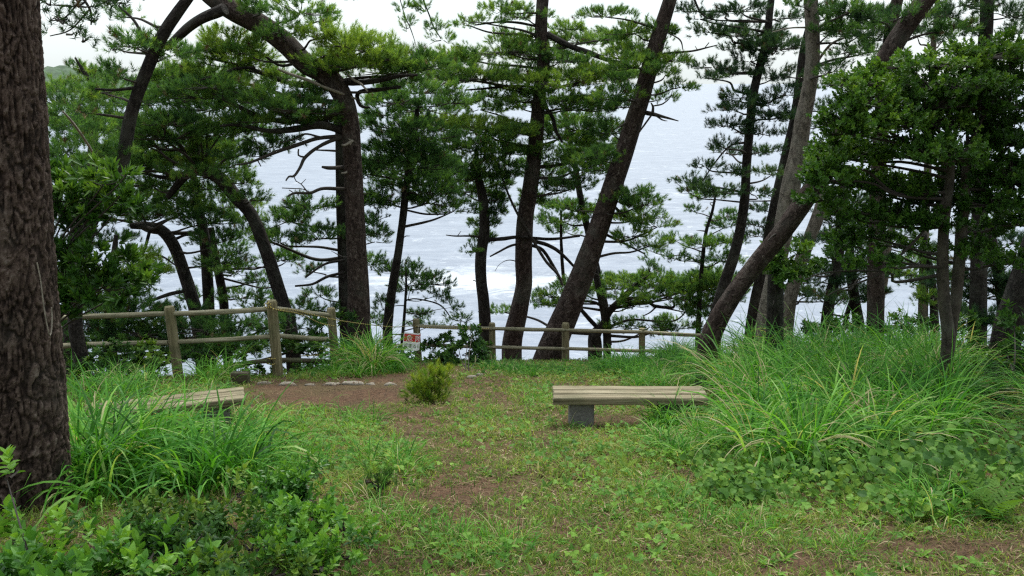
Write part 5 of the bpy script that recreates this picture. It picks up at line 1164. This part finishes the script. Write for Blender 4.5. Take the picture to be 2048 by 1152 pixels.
ca = Acc(); inst(ca, TRI, p, frames(dr, rng.random(N) * 6.28), (.014 + .018 * rng.random(N)) * (1 + .02 * p[:, 1]), 0, np.clip(.5 + rng.normal(0, .2, N), 0, 1), 0)
tag(ca.build('clover', CLOVER), 'clover and small round weeds spread through the turf', 'clover', None, 'stuff')
# rosettes and long weedy leaves in the turf
p, px, py = scatter(4300, 2.4, 14)
dm, lm = ell(px, py, DIRT), ell(px, py, LUSH)
ok = rng.random(len(p)) < .30 - .25 * dm + .35 * lm
p = p[ok]; N = len(p)
ROS = [sprig_template(8, 70 + s, .26, (.75, 1.35), .05, (.6, 1.0), .35) for s in range(3)]
wa = Acc()
for q in range(3):
    w = np.arange(N) % 3 == q
    inst(wa, ROS[q], p[w], frames(np.stack([rng.normal(0, .15, w.sum()), rng.normal(0, .15, w.sum()), np.ones(w.sum())], -1), rng.random(w.sum()) * 6.28), .05 + .05 * rng.random(w.sum()), 0, np.clip(.45 + rng.normal(0, .2, w.sum()), 0, 1), .15)
tag(wa.build('weeds', CLOVER), 'leafy rosettes and weeds in the turf', 'weeds', None, 'stuff')
# fallen needles and straw
p, px, py = scatter(200000, 2.3, 18)
dm = ell(px, py, DIRT)
ok = (rng.random(len(p)) < .4 + .45 * dm + 1.3 * (fbm(p[:, 0] * 2.2, p[:, 1] * 2.2, 11.0, 2) - .5)) & (p[:, 1] < edge(p[:, 0]) + .3)
p = p[ok]; dm = dm[ok]; N = len(p); p[:, 2] += .004 + .045 * rng.random(N) ** 2
az = rng.random(N) * 6.28; el = rng.normal(0, .18, N)
dv = np.stack([np.cos(az) * np.cos(el), np.sin(az) * np.cos(el), np.sin(el)], -1) * (.03 + .06 * rng.random(N))[:, None]
sv = np.stack([-np.sin(az), np.cos(az), np.zeros(N)], -1) * ((.0014 + .00045 * p[:, 1]))[:, None]
V = np.stack([p - sv, p + sv, p + dv], 1).reshape(-1, 3)
na = Acc(); na.add(V, np.arange(3 * N).reshape(-1, 3), 0, np.repeat(np.clip(rng.random(N) ** 1.5 * (1 - .5 * np.clip(dm, 0, 1)), 0, 1), 3))
tag(na.build('fallen_needles', LITTER), 'brown fallen pine needles and dry straw on the soil', 'needles', None, 'stuff')

# tall grass in tussocks
def tall(label, regions, seed_t=.45, per=46):
    a = Acc()
    for (cx, cyy, rx, ry, n, L, w, t) in regions:
        r = np.sqrt(rng.random(n)); az = rng.random(n) * 6.283
        c = G(cx + rx * r * np.cos(az), cyy + ry * r * np.sin(az))
        c = c[c[:, 1] < edge(c[:, 0]) + .8]; n = len(c)
        k = np.repeat(np.arange(n), per); M = len(k)
        rr = np.abs(rng.normal(0, .085, M)); ph = rng.random(M) * 6.283
        root = c[k] + np.stack([rr * np.cos(ph), rr * np.sin(ph), np.full(M, -.02)], -1)
        hd = ph + rng.normal(0, .7, M)
        Ls = L * (.75 + .5 * rng.random(n))[k] * (.45 + .65 * rng.random(M))
        tn = np.clip(t + (rng.normal(0, .14, n))[k] + rng.normal(0, .2, M) + np.where(rng.random(M) < .04, .4, 0), 0, 1)
        kp = .7 + 2.1 * rng.random(M) ** .8; br = rng.random(M) < .12; kp[br] += 1.3; dry = rng.random(M) < .035; tn[dry] = 1.0
        blades(a, root, Ls, w * (.6 + .7 * rng.random(M)), hd, .04 + .42 * rng.random(M), kp, 7, 0, tn)
    o = a.build('tall_grass', TALL); return tag(o, label, 'tall grass', None, 'stuff')
tall('tall arching grass mass on the right, behind and beside the bench', [(1690, 800, 250, 60, 84, 1.1, .021, .5), (1640, 905, 190, 40, 34, .92, .021, .6), (1535, 835, 70, 50, 30, .85, .018, .56), (1700, 735, 270, 26, 84, 1.08, .021, .55), (1520, 770, 90, 40, 40, .8, .016, .65), (1850, 760, 110, 50, 36, 1.0, .018, .5), (1375, 856, 56, 14, 16, .5, .013, .5), (1345, 862, 40, 10, 8, .36, .011, .5), (1400, 900, 90, 40, 26, .42, .012, .6), (1800, 880, 130, 40, 26, .9, .018, .42), (2140, 860, 110, 70, 30, .9, .018, .45), (2200, 760, 160, 40, 34, 1.0, .02, .45)], per=34)
tall('tall broad bladed grass on the left, in front of the half hidden bench', [(250, 965, 110, 46, 22, .9, .026, .52), (400, 960, 110, 40, 22, .78, .025, .56), (220, 880, 80, 36, 10, .8, .022, .5), (340, 880, 60, 24, 8, .45, .018, .5), (500, 930, 90, 46, 16, .55, .015, .52), (440, 852, 50, 14, 8, .42, .014, .5), (180, 960, 40, 60, 12, .9, .022, .5), (600, 940, 50, 40, 10, .38, .01, .5)], per=26)
tall('tall grass along the near log fence', [(230, 775, 100, 26, 34, .55, .014, .52), (430, 762, 40, 12, 12, .72, .017, .66), (400, 795, 90, 14, 12, .34, .012, .5), (620, 745, 60, 8, 8, .3, .009, .5), (440, 738, 80, 8, 30, .72, .016, .48), (250, 745, 130, 10, 40, .66, .016, .48), (510, 748, 50, 6, 12, .45, .014, .5)], per=30)
tall('bright tall grass between the log fences', [(733, 742, 36, 7, 30, .98, .02, .62), (782, 742, 22, 6, 12, .5, .016, .58), (600, 735, 50, 8, 16, .42, .014, .58), (600, 748, 80, 6, 16, .34, .013, .5), (700, 752, 60, 5, 12, .4, .013, .5)], per=34)
tall('fine dark grass along the cliff edge fence', [(1300, 745, 110, 14, 64, .5, .014, .4), (1370, 735, 50, 12, 40, .66, .014, .4), (1110, 745, 90, 10, 30, .24, .011, .4), (1020, 742, 60, 10, 18, .3, .011, .36), (1330, 770, 80, 12, 30, .35, .01, .5)])
tall('loose tufts of grass across the clearing', [(1100, 800, 60, 20, 10, .3, .008, .55), (780, 930, 70, 24, 16, .34, .009, .55), (640, 850, 110, 30, 24, .32, .009, .55), (1150, 860, 200, 60, 22, .22, .007, .5), (1350, 1040, 220, 60, 30, .24, .007, .5), (960, 1100, 130, 36, 20, .22, .007, .6), (780, 1040, 60, 40, 8, .26, .007, .6), (1880, 1020, 120, 30, 14, .4, .01, .5), (1500, 960, 100, 30, 14, .3, .008, .5), (1650, 1080, 260, 40, 16, .18, .006, .6)], per=22)
# broad leaved ground vine on the right
ga_ = Acc(); HV, HF = leaf(1.0, 1.0, .12, .2)
def vine_leaves(cx, cyy, rx, ry, n, s, h, t):
    r = np.sqrt(rng.random(n)); az = rng.random(n) * 6.283
    p = G(cx + rx * r * np.cos(az), cyy + ry * r * np.sin(az)); p[:, 2] += .03 + h * rng.random(n)
    dr = np.stack([rng.normal(0, .6, n), rng.normal(-.35, .5, n), np.ones(n)], -1)
    inst(ga_, (HV, HF), p, frames(dr, rng.random(n) * 6.28), s * (.6 + .7 * rng.random(n)), 0, np.clip(t + rng.normal(0, .2, n), 0, 1))
for q in [(1560, 985, 170, 34, 520, .045, .2, .55), (1760, 960, 150, 50, 460, .06, .26, .45), (1930, 960, 130, 60, 520, .06, .3, .3), (1470, 1005, 70, 20, 200, .055, .12, .4), (1660, 925, 150, 40, 300, .055, .3, .3), (1860, 1030, 160, 26, 200, .05, .14, .45), (2150, 980, 140, 70, 400, .06, .25, .4), (1430, 930, 90, 30, 220, .05, .12, .5)]: vine_leaves(*q)
tag(ga_.build('ground_vine', VINE), 'broad heart shaped leaves of a ground vine along the right grass edge', 'vine', None, 'stuff')
# ferns
def frond(L, n, wd):
    V = []; F = []
    for i in range(n):
        t = (i + .5) / n; y = t * L; z = .35 * L * t - .45 * L * t * t; pl = wd * math.sin(math.pi * min(1, t * .85 + .15)) ** .8 * (1.05 - t)
        for s in (-1, 1):
            b = len(V); w = L / n * .42
            V += [[0, y - w * .5, z], [s * pl * .6, y + pl * .25, z + .02 * pl], [s * pl, y + pl * .42, z - .08 * pl], [s * pl * .6, y + pl * .25 + w * 1.5, z], [0, y + w, z]]
            F += [[b, b + 1, b + 3, b + 4]]
            V += [[s * pl * .6, y + pl * .25, z + .02 * pl], [s * pl * .6, y + pl * .25 + w * 1.5, z], [s * pl, y + pl * .42, z - .08 * pl], [s * pl, y + pl * .42, z - .08 * pl]]
            F += [[b + 5, b + 7, b + 8, b + 6]]
    V += [[-.004, 0, 0], [.004, 0, 0], [.002, L, -.1 * L], [-.002, L, -.1 * L]]; F += [[len(V) - 4, len(V) - 3, len(V) - 2, len(V) - 1]]
    return np.array(V), np.array(F)
def fern(label, base, n, L, tint, mat=FERN):
    root = G(*base)[0]; a = Acc(); T = frond(1.0, 16, .24)
    az = np.arange(n) * 6.283 / n + rng.normal(0, .25, n); lift = rng.uniform(.15, .9, n)
    y = np.stack([np.cos(az) * np.cos(lift), np.sin(az) * np.cos(lift), np.sin(lift)], -1); x = np.stack([np.sin(az), -np.cos(az), 0 * az], -1); z = np.cross(x, y)
    inst(a, T, np.zeros((n, 3)), np.stack([x, y, z], -1), L * rng.uniform(.7, 1.1, n), 0, np.clip(tint + rng.normal(0, .1, n), 0, 1))
    o = a.build('fern', mat); o.location = root; return tag(o, label, 'fern')
fern('feathery fern at the far right end of the leafy verge', (1985, 1045), 16, .42, .3)
fern('second fern behind the first on the right verge, partly under vine leaves', (1900, 1000), 12, .34, .3)
fern('low yellowish fern in the turf right of the path', (1250, 945), 14, .2, .7)
fern('smaller yellowish fern in the turf, nearer the bench', (1200, 908), 12, .17, .7)
fern('fern beside the leaning grass under the broadleaf stems', (2040, 985), 12, .4, .25)
fern('yellow green fern between the left bench and the log fence', (420, 772), 9, .28, .6)
